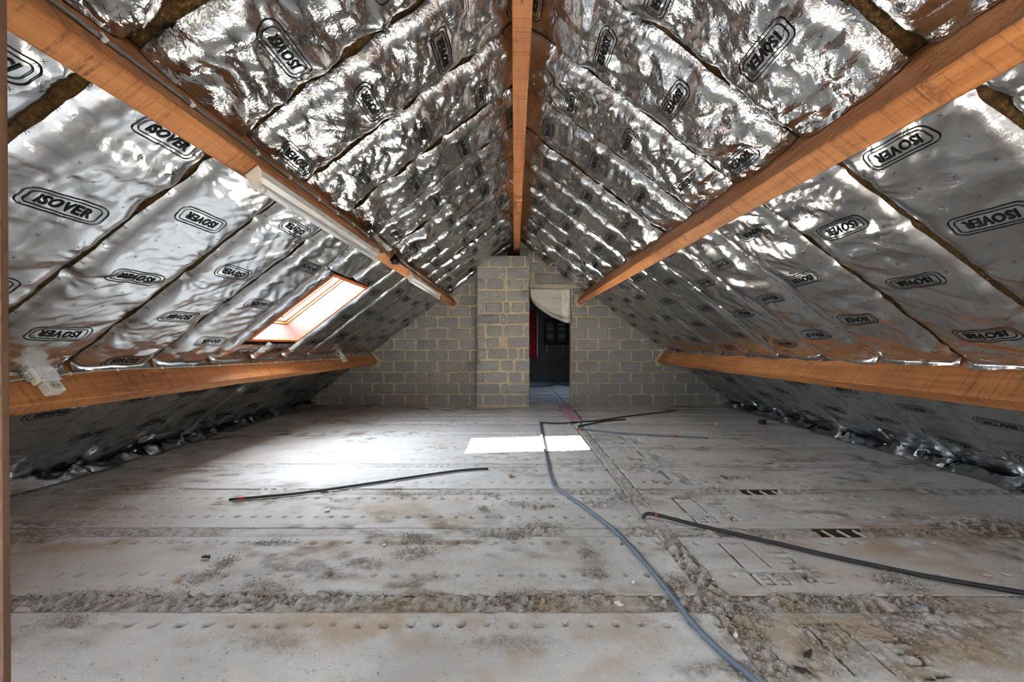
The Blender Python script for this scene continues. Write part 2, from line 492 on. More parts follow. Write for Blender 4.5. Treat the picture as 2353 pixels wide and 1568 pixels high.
# ------------------------------------------------------------------ foil panels
def crumple(u, v, seed, amp, nw=14, lo=0.035, hi=0.40):
    r = random.Random(seed)
    w = 0.05
    uu = u + w * (fbm(u * 5, v * 5, seed + 1, 3) - 0.5) * 2
    vv = v + w * (fbm(u * 5 + 9, v * 5 + 4, seed + 2, 3) - 0.5) * 2
    h = 0
    for k in range(nw):
        a = r.gauss(0, 0.55) if k % 3 else r.uniform(0, math.pi); wl = lo * (hi / lo) ** r.random(); ph = r.random()
        tri = np.abs(((uu * math.cos(a) + vv * math.sin(a)) / wl + ph) % 1 - 0.5) * 2
        mask = sstep(0.42, 0.68, vnoise(u * 3.1 + 5 * k, v * 3.1 + 3 * k, seed + 30 + k))
        h = h + amp * wl * tri * (0.15 + mask)
    return h

PANELN = [0]
def panel(side, y0, y1, t0, t1, puff, amp, rot, phase, lip=0.0, lip_top=0.0, floor_lip=False, gap=0.02, res=None, logos=True, sag=0.0):
    PANELN[0] += 1; seed = PANELN[0] * 13 + (7 if side == 'left' else 3)
    r = random.Random(seed)
    ym = (y0 + y1) / 2
    if res is None: res = 0.01 if ym < 2.75 and ym > 0 else 0.016
    if ym < 0: res = 0.05
    width = y1 - y0 - gap
    nv = max(4, int(round(width / res)) + 1); nt = max(4, int(round((t1 - t0) / res)) + 1)
    s = np.linspace(-1, 1, nv)[:, None]; t = np.linspace(t0, t1, nt)[None, :]
    ragged = 0.010 * (fbm(t * 7, 0 * t + seed, seed, 3) - 0.45) + 0.012 * (vnoise(t * 2.2, 0 * t + 4.4, seed) - 0.5)
    ragged2 = 0.010 * (fbm(t * 7, 0 * t + seed + 50, seed + 9, 3) - 0.45) + 0.012 * (vnoise(t * 2.2, 0 * t + 8.4, seed) - 0.5)
    y = ym + s * width / 2
    y = y + np.where(s < 0, s * s * ragged, -s * s * ragged2)
    T = t + 0 * s
    prof = 1 - np.abs(s) ** 6
    h = puff * prof * (0.75 + 0.5 * vnoise(T * 1.3, y * 1.0 + seed, seed + 4)) - 0.012 * (np.abs(s) ** 14)
    h = h + crumple(T, y, seed, amp) * (0.55 + 0.45 * prof)
    # long soft folds across the roll
    wv = T + 0.06 * (vnoise(T * 3, y * 4, seed + 6) - .5) + (y - ym) * r.uniform(-.25, .25)
    h = h + 0.0035 * np.sin(wv * r.uniform(30, 42) + 3 * vnoise(T * 2, y * 2, seed + 8)) * sstep(0.35, 0.7, vnoise(T * 2.2, y * 1.4, seed + 21))
    # fan-shaped pleats at the staples
    for sd in (-1, 1):
        tt = t0 + r.uniform(0.05, 0.3)
        while tt < t1:
            dy = (y - (ym + sd * width / 2)) * -sd; dt = T - tt
            rad = np.sqrt(dy * dy + dt * dt) + 1e-4; ang = np.arctan2(dt, dy + 0.004)
            n = r.choice((9, 11, 14)); fall = np.exp(-rad / 0.10) * np.clip(rad / 0.03, 0, 1)
            h = h + 0.011 * fall * np.abs(((ang * n / (2 * math.pi) + r.random()) % 1) - .5) * 2 - 0.012 * np.exp(-(rad / 0.035) ** 2)
            tt += r.uniform(0.35, 0.8)
    if lip:
        lh = lip * (0.5 + 0.9 * fbm(y * 7, 0 * y + seed, seed + 3, 3))
        k = sstep(t1 - 0.035, t1 - 0.006, T)
        h = h * (1 - k) + k * (0.01 + lh * sstep(t1 - 0.03, t1, T))
    if lip_top:
        h = h + lip_top * sstep(t0 + 0.06, t0, T)
    sx = -1 if side == 'left' else 1
    X = XA + sx * (T * CT - h * ST); Z = ZA - T * ST - h * CT
    Y = y + 0 * T
    h_full = h
    if floor_lip:
        # the foil turns at the floor and lies crumpled on it for a hand's width
        ye = y[:, -1:]
        m = int(round(0.15 / res)) + 1
        q = np.linspace(0, 1, m)[None, 1:] + 0 * s
        L = 0.15 + 0.14 * fbm(ye * 4, 0 * ye + seed, seed + 71, 3)
        xe = X[:, -1:]; ze = Z[:, -1:]
        cr = fbm(ye * 16, q * 3 + seed, seed + 5, 3)
        xl = xe - sx * L * q
        zl = np.maximum(0.012, ze * (1 - q) ** 1.5) + 0.12 * np.sin(q * math.pi) * cr * (0.4 + 1.0 * vnoise(ye * 3, 0 * ye, seed + 77)) + 0.018 * crumple(q * L * 3, ye * 2, seed, 0.5, 5)
        zl = np.maximum(zl, 0.008)
        X = np.concatenate([X, xl], 1); Z = np.concatenate([Z, zl], 1)
        Y = np.concatenate([Y, ye + 0 * q], 1)
        Z = np.maximum(Z, 0.008)
    P = np.stack([X, Y + 0 * X, Z], -1)
    tv = np.linspace(t0, t0 + (P.shape[1] - 1) * res, P.shape[1])[None, :] + 0 * s
    uv = np.stack([Y + 0 * X, tv], -1)
    o = grid_mesh('foil_panel', P, 'foil_crumpled' if amp > 0.0405 else 'foil_smooth', CEIL[side], True, uv, flip=(side == 'right'))
    # mineral wool behind the foil, a little wider than it
    if ym > 0:
        nt2 = max(3, int((t1 - t0) / 0.035)); tw = np.linspace(t0, t1 - (0.02 if lip else 0), nt2)[None, :]
        sw = np.array([-1, -1, -.9, .9, 1, 1])[:, None]; hw = np.array([-.15, -.030, -.022, -.022, -.030, -.15])[:, None] + 0 * tw
        e = gap / 2 * (fbm(tw * 9, 0 * tw + 1.7, seed + 60, 3) * 1.8 - 0.65)
        yw = ym + sw * (width / 2 + e * 0.9)
        hw = hw + 0.018 * (fbm(tw * 20, sw * 3, seed + 61, 2) - .5)
        Xw = XA + sx * (tw * CT - hw * ST); Zw = np.maximum(ZA - tw * ST - hw * CT, 0.01)
        grid_mesh('mineral_wool', np.stack([Xw + 0 * yw, yw, Zw], -1), 'mineral_wool', o, True, flip=(side == 'right'))
    # printed logos draped on the crumpled surface
    if logos and ym > 0.3:
        co, fs = LOGO_FINE if res < 0.015 else LOGO_COARSE
        pt = phase
        while pt > t0 + 0.02: pt -= 0.465
        while pt < t1 - 0.02:
            if pt > t0 - 0.03:
                js = int(round((pt - t0) / res)); pc = t0 + js * res
                a, b = (co[:, 0], co[:, 1]) if not rot else (-co[:, 0], -co[:, 1])
                yl = a if side == 'left' else -a
                tl = -b
                lt = pc + tl; ly = ym + yl + r.uniform(-.03, .03)
                fi = (ly - (ym - width / 2)) / width * (nv - 1); fj = (lt - t0) / (t1 - t0) * (nt - 1)
                ok = (fi > 0.5) & (fi < nv - 1.5) & (fj > 0.2) & (fj < nt - 1.2)
                fi = np.clip(fi, 0, nv - 1.001); fj = np.clip(fj, 0, nt - 1.001)
                i0 = fi.astype(int); j0 = fj.astype(int); di = (fi - i0)[:, None]; dj = (fj - j0)[:, None]
                PP = P[:, :nt]
                pos = PP[i0, j0] * (1 - di) * (1 - dj) + PP[i0 + 1, j0] * di * (1 - dj) + PP[i0, j0 + 1] * (1 - di) * dj + PP[i0 + 1, j0 + 1] * di * dj
                off = 0.0022 if res < 0.015 else 0.0038
                pos = pos + np.array([sx * -ST, 0, -CT]) * off
                ff = [f for f in fs if all(ok[k] for k in f)]
                if len(ff) > 60:
                    me = bpy.data.meshes.new('printed_logo'); me.from_pydata(pos.tolist(), [], ff); me.update()
                    link('printed_logo', me, 'print_black', o)
            pt += 0.465
    return o

# seams (rafters) down each slope
SEAM = {'left': [1.17 + 0.495 * k for k in range(-9, 12)] , 'right': [1.22 + 0.515 * k for k in range(-8, 11)]}
SEAM['left'] = [y for y in SEAM['left'] if YB < y < YW - 0.12] + [YW - 0.01]
SEAM['right'] = [y for y in SEAM['right'] if YB < y < YW - 0.12] + [YW - 0.01]
PH = {  # phase and orientation of the print on the bays next to the camera: (upper, middle)
    'left': {0: ((1.26, 1), (1.807, 0)), 1: ((1.08, 1), (2.107, 1)), 2: ((0.88, 1), (1.915, 1)), 3: ((1.10, 0), (2.15, 1))},
    'right': {0: ((1.19, 1), (1.85, 1)), 1: ((1.006, 1), (2.116, 1)), 2: ((0.9, 1), (1.92, 1)), 3: ((1.2, 1), (2.05, 0)), 4: ((.8, 1), (2.2, 0))}}
rr = random.Random(21)
for side in ('left', 'right'):
    first = 1.17 if side == 'left' else 1.22
    for y0, y1 in zip(SEAM[side], SEAM[side][1:]):
        ym = (y0 + y1) / 2; k = int(round((y0 - first) / (0.495 if side == 'left' else 0.515)))
        (pu, ru), (pm, rm) = PH[side].get(k, ((rr.uniform(.6, 1.1), rr.random() < .6), (rr.uniform(1.8, 2.2), rr.random() < .6)))
        bu = BEAMS['upper_purlin', side](ym); bl = BEAMS['lower_purlin', side](ym)
        hole = [s for s in SKY[side] if s[1] > y0 + 0.02 and s[0] < y1 - 0.02 and s[1] < YW]
        if ym < 0.2: ru = rm = 0
        up0 = 0.118 if side == 'left' else 0.035
        g_up = rr.uniform(0.036, 0.056) if side == 'left' else rr.uniform(0.03, 0.045)
        panel(side, y0, y1, up0, bu[0] - 0.004, 0.034 if ym < 2.7 else 0.019, rr.uniform(0.042, 0.068), ru, pu, gap=g_up)
        g_m = rr.uniform(0.022, 0.04) if (side == 'left' and ym < 5) else (rr.uniform(0.03, .05) if ym < 2.4 else 0.026)
        am = rr.uniform(0.022, 0.036)
        if hole:
            for s in hole:
                panel(side, y0, y1, bu[1] + 0.004, s[2] - 0.045, 0.02, am, rm, pm, gap=g_m)
                panel(side, y0, y1, s[3] + 0.045, bl[0] - 0.003, 0.02, am, rm, 3.24, lip=0.05, gap=g_m)
                if s[0] - y0 > 0.1: panel(side, y0, s[0] - 0.035, s[2] - 0.04, s[3] + 0.04, 0.015, am, rm, pm, gap=0.01, logos=False)
                if y1 - s[1] > 0.06: panel(side, s[1] + 0.035, y1, s[2] - 0.04, s[3] + 0.04, 0.015, am, rm, pm, gap=0.01, logos=False)
        else:
            panel(side, y0, y1, bu[1] + 0.004, bl[0] - 0.003, 0.022 if ym < 3.2 else 0.012, am, rm, pm, lip=0.055, gap=g_m)
        panel(side, y0, y1, bl[1] + 0.004, TFL - 0.10, 0.02, 0.04, rr.random() < .5, 3.75 + rr.uniform(0, .3), gap=0.014, floor_lip=True)
    for y in SEAM[side][:-1]:
        if y < 0.3: continue
        hs = [s for s in SKY[side] if s[0] - .06 < y < s[1] + .06]
        rng = [(0.1, TFL - 0.25)] if not hs else [(0.1, hs[0][2] - .04), (hs[0][3] + .04, TFL - .25)]
        for a, b in rng:
            link('rafter', rbox(side, a, b, y - 0.03, y + 0.03, -0.185, -0.10), 'rafter_wood', CEIL[side])
    # crumpled foil flanges folded over the rafters
    for y in SEAM[side][1:-1]:
        if (side == 'right' and y > 2.4) or (side == 'left' and y > 4.8):
            bu = BEAMS['upper_purlin', side](y); bl = BEAMS['lower_purlin', side](y)
            a, b = bu[1] + 0.01 + rr.uniform(0, .2), bl[0] - 0.012
            n = int((b - a) / 0.012); tt = np.linspace(a, b, n)[None, :]; ss = np.linspace(-1, 1, 9)[:, None]
            wd = 0.028 + 0.03 * vnoise(tt * 4, 0 * tt, int(y * 100))
            yy = y + ss * wd + 0.02 * (vnoise(tt * 3, 0 * tt + 2, int(y * 90)) - .5)
            hh = 0.014 + 0.010 * (1 - ss * ss) + 0.026 * (fbm(tt * 14, ss * 2.5, int(y * 77), 3) - .42)
            sx = -1 if side == 'left' else 1
            Pf = np.stack([XA + sx * (tt * CT - hh * ST), yy + 0 * hh, ZA - tt * ST - hh * CT], -1)
            grid_mesh('foil_flange', Pf, 'foil_crumpled', CEIL[side], False, np.stack([yy + 0 * hh, tt + 0 * ss], -1), flip=(side == 'right'))

# ------------------------------------------------------------------ roof windows: one seen, the others added for light
def skylight(n, side, s, power, col=SKY_COL):
    y0, y1, t0, t1 = s
    root = structure(empty('window_%d' % n, tuple(rp(side, t1, (y0 + y1) / 2, 0))))
    def ch(name, bm, mat): return child(name, bm, mat, root)
    b = 0.018; d = 0.30
    for nm, a in (('lining_board', (t0, t0 + b, y0, y1)), ('lining_board', (t1 - b, t1, y0, y1)), ('lining_board', (t0 + b, t1 - b, y0, y0 + b)), ('lining_board', (t0 + b, t1 - b, y1 - b, y1))):
        ch(nm, rbox(side, a[0], a[1], a[2], a[3], -d, 0.012), 'lining_board')
    e = 0.016
    for a in ((t0 - e, t0 + b * .9, y0 - e, y1 + e), (t1 - b * .9, t1 + e, y0 - e, y1 + e), (t0 + b * .9, t1 - b * .9, y0 - e, y0 + b * .9), (t0 + b * .9, t1 - b * .9, y1 - b * .9, y1 + e)):
        ch('edge_trim', rbox(side, a[0], a[1], a[2], a[3], 0.0125, 0.024, 0.002), 'trim_red')
    def ring(nm, mat, ins, w, h0, h1, bev=0.003):
        T0, T1, Y0, Y1 = t0 + ins, t1 - ins, y0 + ins, y1 - ins
        for a in ((T0, T0 + w, Y0, Y1), (T1 - w, T1, Y0, Y1), (T0 + w, T1 - w, Y0, Y0 + w), (T0 + w, T1 - w, Y1 - w, Y1)):
            ch(nm, rbox(side, *a, h0, h1, bev), mat)
    ring('frame_rail', 'window_pine', b, 0.012, -0.215, -0.19)
    ring('frame_rail', 'frame_white', b, 0.035, -0.27, -0.216)
    ring('sash_rail', 'window_pine', b + 0.033, 0.022, -0.29, -0.255)
    ch('pane', rbox(side, t0 + b, t1 - b, y0 + b, y1 - b, -0.285, -0.281), 'glass_pane')
    la = bpy.data.lights.new('daylight', 'AREA'); la.shape = 'RECTANGLE'
    la.size = t1 - t0 - 0.1; la.size_y = y1 - y0 - 0.1; la.energy = power; la.color = col
    lo = bpy.data.objects.new('daylight', la); C.objects.link(lo)
    M = rframe(side, (y0 + y1) / 2, (t0 + t1) / 2, -0.32)
    lo.matrix_world = M @ Matrix.Rotation(math.pi, 4, 'X')
    return root
skylight(1, 'left', SKY['left'][0], 37)
skylight(2, 'left', SKY['left'][1], 45)  # added, unseen window behind the camera to light the room
skylight(3, 'right', SKY['right'][0], 30)  # second added, unseen window behind the camera, more fill light
skylight(4, 'right', SKY['right'][1], 7, (0.25, 0.55, 1.0))  # added, unseen window that lights the next room blue

# ------------------------------------------------------------------ gable wall with single blocks
def clip_roof(bm, h=-0.19):
    for side in ('left', 'right'):
        sx = -1 if side == 'left' else 1
        bmesh.ops.bisect_plane(bm, geom=bm.verts[:] + bm.edges[:] + bm.faces[:], plane_co=rp(side, 0, 0, h), plane_no=(sx * ST, 0, CT), clear_outer=True)
        ed = [e for e in bm.edges if e.is_boundary]
        if ed: bmesh.ops.holes_fill(bm, edges=ed, sides=0)
def under_roof(x, z, h=-0.17):
    s = 1 if x > XA else -1
    return z < ZA - abs(x - XA) * math.tan(TH) - h / CT

DX0, DX1, DZ = 0.277, 1.03, 2.112
HX0, HX1, HZ0, HZ1 = -0.13, 0.10, 2.62, 3.02      # pocket the ridge beam runs into
bm = bmesh.new(); D = 0.19
for a in ((-5, HX0, 0, 3.4), (HX0, HX1, 0, HZ0), (HX0, HX1, HZ1, 3.4), (HX1, DX0, 0, 3.4), (DX0, DX1, DZ, 3.4), (DX1, 5, 0, 3.4)):
    b2 = bmesh.new(); box_bm(b2, a[0], a[1], YW, YW + D, a[2] - (0.24 if a[2] == 0 else 0), a[3])
    clip_roof(b2); me = bpy.data.meshes.new('x'); b2.to_mesh(me); b2.free(); bm.from_mesh(me); bpy.data.meshes.remove(me)
bmesh.ops.recalc_face_normals(bm, faces=bm.faces[:])
WB = structure(link('wall_back', bm, 'mortar'))
link('pocket_shade', box(HX0, HX1, YW + D - .02, YW + D, HZ0, HZ1), 'frame_dark', WB)  # black sheet that paints the shade inside the ridge pocket

def block_mesh(w, h, dep, seed, jag=0.008):
    r = random.Random(seed); bm = bmesh.new(); o = []
    nx = max(2, int(w / 0.09)); nz = 3
    per = [(-w / 2 + w * k / nx, -h / 2) for k in range(nx)] + [(w / 2, -h / 2 + h * k / nz) for k in range(nz)] + [(w / 2 - w * k / nx, h / 2) for k in range(nx)] + [(-w / 2, h / 2 - h * k / nz) for k in range(nz)]
    fr = []; bk = []
    for x, z in per:
        jx, jz = r.uniform(-jag, jag), r.uniform(-jag, jag)
        if abs(abs(x) - w / 2) < 1e-6 and abs(abs(z) - h / 2) < 1e-6: jx -= math.copysign(r.uniform(0.003, 0.012), x); jz -= math.copysign(r.uniform(0.002, .008), z)
        fr.append((x + jx, r.uniform(-.0015, .0015), z + jz))
    cx = sum(p[0] for p in fr) / len(fr)
    vf = [bm.verts.new((x * (1 - .008 / w * 2), -dep + y, z * (1 - .008 / h * 2))) for x, y, z in fr]
    vm = [bm.verts.new((x, -dep + 0.005, z)) for x, y, z in fr]
    vb = [bm.verts.new((x, 0.0, z)) for x, y, z in fr]
    n = len(fr); bm.faces.new(vf)
    for a, b in ((vf, vm), (vm, vb)):
        for k in range(n): bm.faces.new((a[k], b[k], b[(k + 1) % n], a[(k + 1) % n]))
    bmesh.ops.recalc_face_normals(bm, faces=bm.faces[:])
    if vf[0].link_faces[0].normal.y > 0 and False: pass
    return bm
BM_CACHE = {}
def block(parent, x0, x1, y, z0, z1, mat='concrete_block', name='block', dep=0.011, clip=True):
    w, h = x1 - x0, z1 - z0
    cx, cz = (x0 + x1) / 2, (z0 + z1) / 2
    cor = [(x0, z1), (x1, z1), (x0, z0), (x1, z0)]
    ins = [under_roof(a, b, -0.02) for a, b in cor]
    if clip and not any(ins): return
    if clip and not all(ins):
        bm = block_mesh(w, h, dep, random.randrange(10 ** 6)); bm.transform(Matrix.Translation((cx, y, cz))); clip_roof(bm, -0.10)
        if len(bm.faces) < 3: bm.free(); return
        return link(name, bm, mat, parent)
    w = round(w / .008) * .008; key = (w, round(h, 3), dep, random.randrange(4))
    if key not in BM_CACHE:
        me = bpy.data.meshes.new('block'); b = block_mesh(w, h, dep, random.randrange(10 ** 6)); b.to_mesh(me); b.free()
        BM_CACHE[key] = me
    o = link(name, BM_CACHE[key], mat, parent); o.location = (cx, y, cz)
    return o
MOD = 0.393
for k in range(15):
    z0, z1 = 0.2 * k + 0.008, 0.2 * k + 0.184
    for phase, xa, xb in ((-2.38, -4.6, -0.66), (1.723, DX0 if 0.2 * k > 2.15 else DX1 + 0.012, 4.7)):
        ph = phase + (0.196 if k % 2 else 0)
        n0 = int(math.floor((xa - ph) / MOD)); x = ph + n0 * MOD
        while x < xb:
            a, b = max(x + 0.012 + random.uniform(0, .012), xa), min(x + MOD - 0.012 - random.uniform(0, .014), xb - 0.004)
            if b - a > 0.05: block(WB, a, b, YW, z0, z1)
            x += MOD
# over the chimney and beside the pocket
for a in ((-0.62, -0.40, 2.66, 2.84), (-0.16 - .03, -0.14, 2.66, 2.80), (0.12, 0.26, 2.70, 2.86), (0.12, .26, 2.5, 2.68)):
    block(WB, a[0], a[1], YW, a[2], a[3])
for a in ((-0.40, -0.335, 2.66, 2.715), (-0.39, -0.21, 2.66, 2.72), (-0.335, -0.215, 2.735, 2.79), (-.30, -.21, 2.80, 2.85)):
    block(WB, a[0], a[1], YW - 0.02, a[2], a[3], 'red_brick', 'brick')
link('lintel', box(DX0 + 0.002, 1.27, YW - 0.02, YW + 0.01, DZ + 0.004, DZ + 0.078, 0.004), 'lintel_concrete', WB)
# mortar packed round the purlin ends
for side, (t, h) in {'left': (3.43, 0.16), 'right': (3.387, 0.16)}.items():
    M = rframe(side, YW - 0.012, t, h)
    bm = bmesh.new(); bmesh.ops.create_icosphere(bm, subdivisions=3, radius=1.0)
    for v in bm.verts:
        n = float(vnoise(v.co.x * 3 + 7, v.co.z * 3 + 2, 5)) - .5
        v.co = Vector((v.co.x * 0.10, v.co.y * 0.03, v.co.z * 0.17)) * (1 + 0.35 * n)
    bm.transform(M); link('mortar_packing', bm, 'mortar', WB, True)
for side, (t, h) in {'left': (1.665, 0.17), 'right': (1.585, 0.2)}.items():
    M = rframe(side, YW - 0.005, t, h)
    bm = bmesh.new(); bmesh.ops.create_icosphere(bm, subdivisions=3, radius=1.0)
    for v in bm.verts:
        n = float(vnoise(v.co.x * 3 + 1, v.co.z * 3 + 2, 8)) - .5
        v.co = Vector((v.co.x * 0.12, v.co.y * 0.016, v.co.z * 0.16)) * (1 + 0.5 * n)
    bm.transform(M); link('mortar_packing', bm, 'mortar', WB, True)

# chimney breast
CX0, CX1, CY, CZ = -0.65, 0.257, 6.5, 2.64
chim = empty('chimney_breast', ((CX0 + CX1) / 2, CY, 0))
tag(chim, 'grey concrete block chimney breast standing beside the doorway', 'chimney')
cb = box(CX0 + .004, CX1 - .004, CY, YW - 0.001, 0.0, CZ, 0.003); clip_roof(cb, -0.03); child('core', cb, 'mortar', chim)
rows = [[(153, 240), (250, 410), (430, 528), (541, 567)], [(157, 325), (340, 376), (395, 567)], [(155, 215), (235, 365), (400, 515), (530, 567)], [(155, 330), (340, 376), (395, 567)],
        [(155, 210), (220, 355), (368, 410), (430, 515), (535, 567)], [(155, 330), (345, 380), (395, 567)], [(155, 210), (235, 345), (375, 515), (535, 567)], [(155, 215), (230, 325), (397, 567)],
        [(155, 225), (245, 390), (405, 470), (490, 518), (530, 567)], [(155, 320), (350, 435), (465, 567)], [(155, 210), (225, 385), (415, 505), (530, 567)], [(155, 330), (350, 405), (415, 567)], [(155, 190), (205, 370), (390, 515), (535, 567)]]
ytop = [165, 262, 352, 445, 537, 630, 722, 815, 905, 1000, 1095, 1185, 1275]; ybot = [250, 345, 430, 525, 615, 705, 805, 895, 985, 1080, 1170, 1260, 1348]
for rw, a, b in zip(rows, ytop, ybot):
    z1 = CZ - (a - 165) / 458.0 - 0.004; z0 = CZ - (b - 165) / 458.0
    for p, q in rw:
        x0 = CX0 + (p - 153) / 458.0; x1 = CX0 + (q - 153) / 458.0
        o = block(None, x0, min(x1, CX1 - .001), CY, max(z0, 0.012), z1)
        if o is None: continue
        o.parent = chim; o.location = Vector(o.location) - chim.location

# wall behind the camera, far room
bm = bmesh.new(); box_bm(bm, -5, 5, YB - 0.2, YB, 0, 3.5); clip_roof(bm)
structure(link('wall_front', bm, 'mortar'))
bm = bmesh.new(); box_bm(bm, -5, 5, YF, YF + 0.2, -0.3, 3.5); clip_roof(bm)
WF = structure(link('wall_far', bm, 'grout_dust'))
for k in range(11):
    for q in range(5):
        x0 = 0.1 + q * 0.4 + (0.2 if k % 2 else 0)
        block(WF, x0, x0 + 0.38, YF, 0.2 * k + 0.008, 0.2 * k + 0.19)

# ------------------------------------------------------------------ floor
JOINTS = [1.63 + 0.6 * k for k in range(-7, 17)]
PATCH = []
def patch(px, py, rx, ry, amp=1.0, dirt_and_shade=0.8):
    x, y, _ = fl(px, py); PATCH.append((x, y, rx, ry, amp, dirt_and_shade))
for a in ((1190, 1160, .10, .05, .9, .6), (1130, 1140, .12, .035, .8, .5), (920, 1138, .13, .03, .7, .5), (1110, 1172, .06, .03, .8, .5), (1230, 1165, .2, .06, 1.0, .8),
          (1160, 1232, .20, .07, 1.1, .9), (1240, 1212, .26, .08, .8, .8), (945, 1235, .08, .03, .9, .8), (950, 1275, .12, .07, .6, .6), (1350, 1275, .08, .12, .8, .9), (1370, 1320, .05, .06, .7, .9),
          (1360, 1060, .28, .12, .7, .4), (1480, 1080, .22, .16, .9, .6), (1440, 1150, .25, .15, .9, .7), (1380, 1160, .2, .10, .7, .6), (1480, 1225, .20, .09, 1.0, .7), (1580, 1300, .07, .28, 1.0, 1.0),
          (1560, 1350, .10, .12, .7, 1.0), (1680, 1100, .25, .05, 1.2, .8), (1780, 1232, .14, .035, 1.4, .9), (2050, 1335, .12, .06, 1.7, 1.0), (2100, 1355, .10, .03, 1.0, .9), (2250, 1205, .35, .10, 1.3, .9),
          (2100, 1225, .2, .05, 1.2, .8), (1640, 1125, .12, .04, 1.2, .8), (1870, 1122, .10, .03, 1.1, .6), (1850, 1380, .3, .06, .55, 1.1), (2150, 1400, .5, .10, .5, 1.1), (1700, 1420, .25, .08, .5, .9),
          (1720, 1470, .12, .16, .3, .9), (1900, 1470, .12, .18, .3, .9), (2050, 1500, .5, .18, .2, .6), (2200, 1470, .4, .2, .3, .9), (760, 1375, .35, .05, 1.0, 1.0), (560, 1372, .3, .05, .8, .9), (300, 1370, .4, .06, .6, .7),
          (150, 1385, .2, .06, .6, 1.0), (470, 1330, .10, .06, .5, .7), (520, 1295, .05, .06, .5, .8), (160, 1430, .12, .05, .5, .9), (60, 1245, .25, .04, .9, 1.2), (110, 1205, .4, .05, .7, 1.0), (330, 1120, .6, .06, .7, .9), (200, 1170, .5, .07, .3, .8),
          (250, 1075, .5, .12, .35, .7), (1300, 1375, .35, .07, .7, .9), (1220, 1390, .2, .05, .6, .8), (830, 1300, .15, .07, .5, .7), (620, 1250, .16, .035, .6, .7), (600, 1350, .12, .05, .5, .7), (950, 1270, .1, .1, .4, .5),
          (1180, 1480, .2, .06, .25, .6), (1750, 1540, .5, .06, .3, .9), (620, 1480, .15, .07, .3, .5), (1650, 1225, .1, .03, .9, .8), (1960, 1140, .15, .02, 1.0, .7)):
    patch(*a)
rust = [fl(1720, 1018), fl(1790, 1035), fl(1850, 1055), fl(1905, 1075), fl(1990, 1100)]
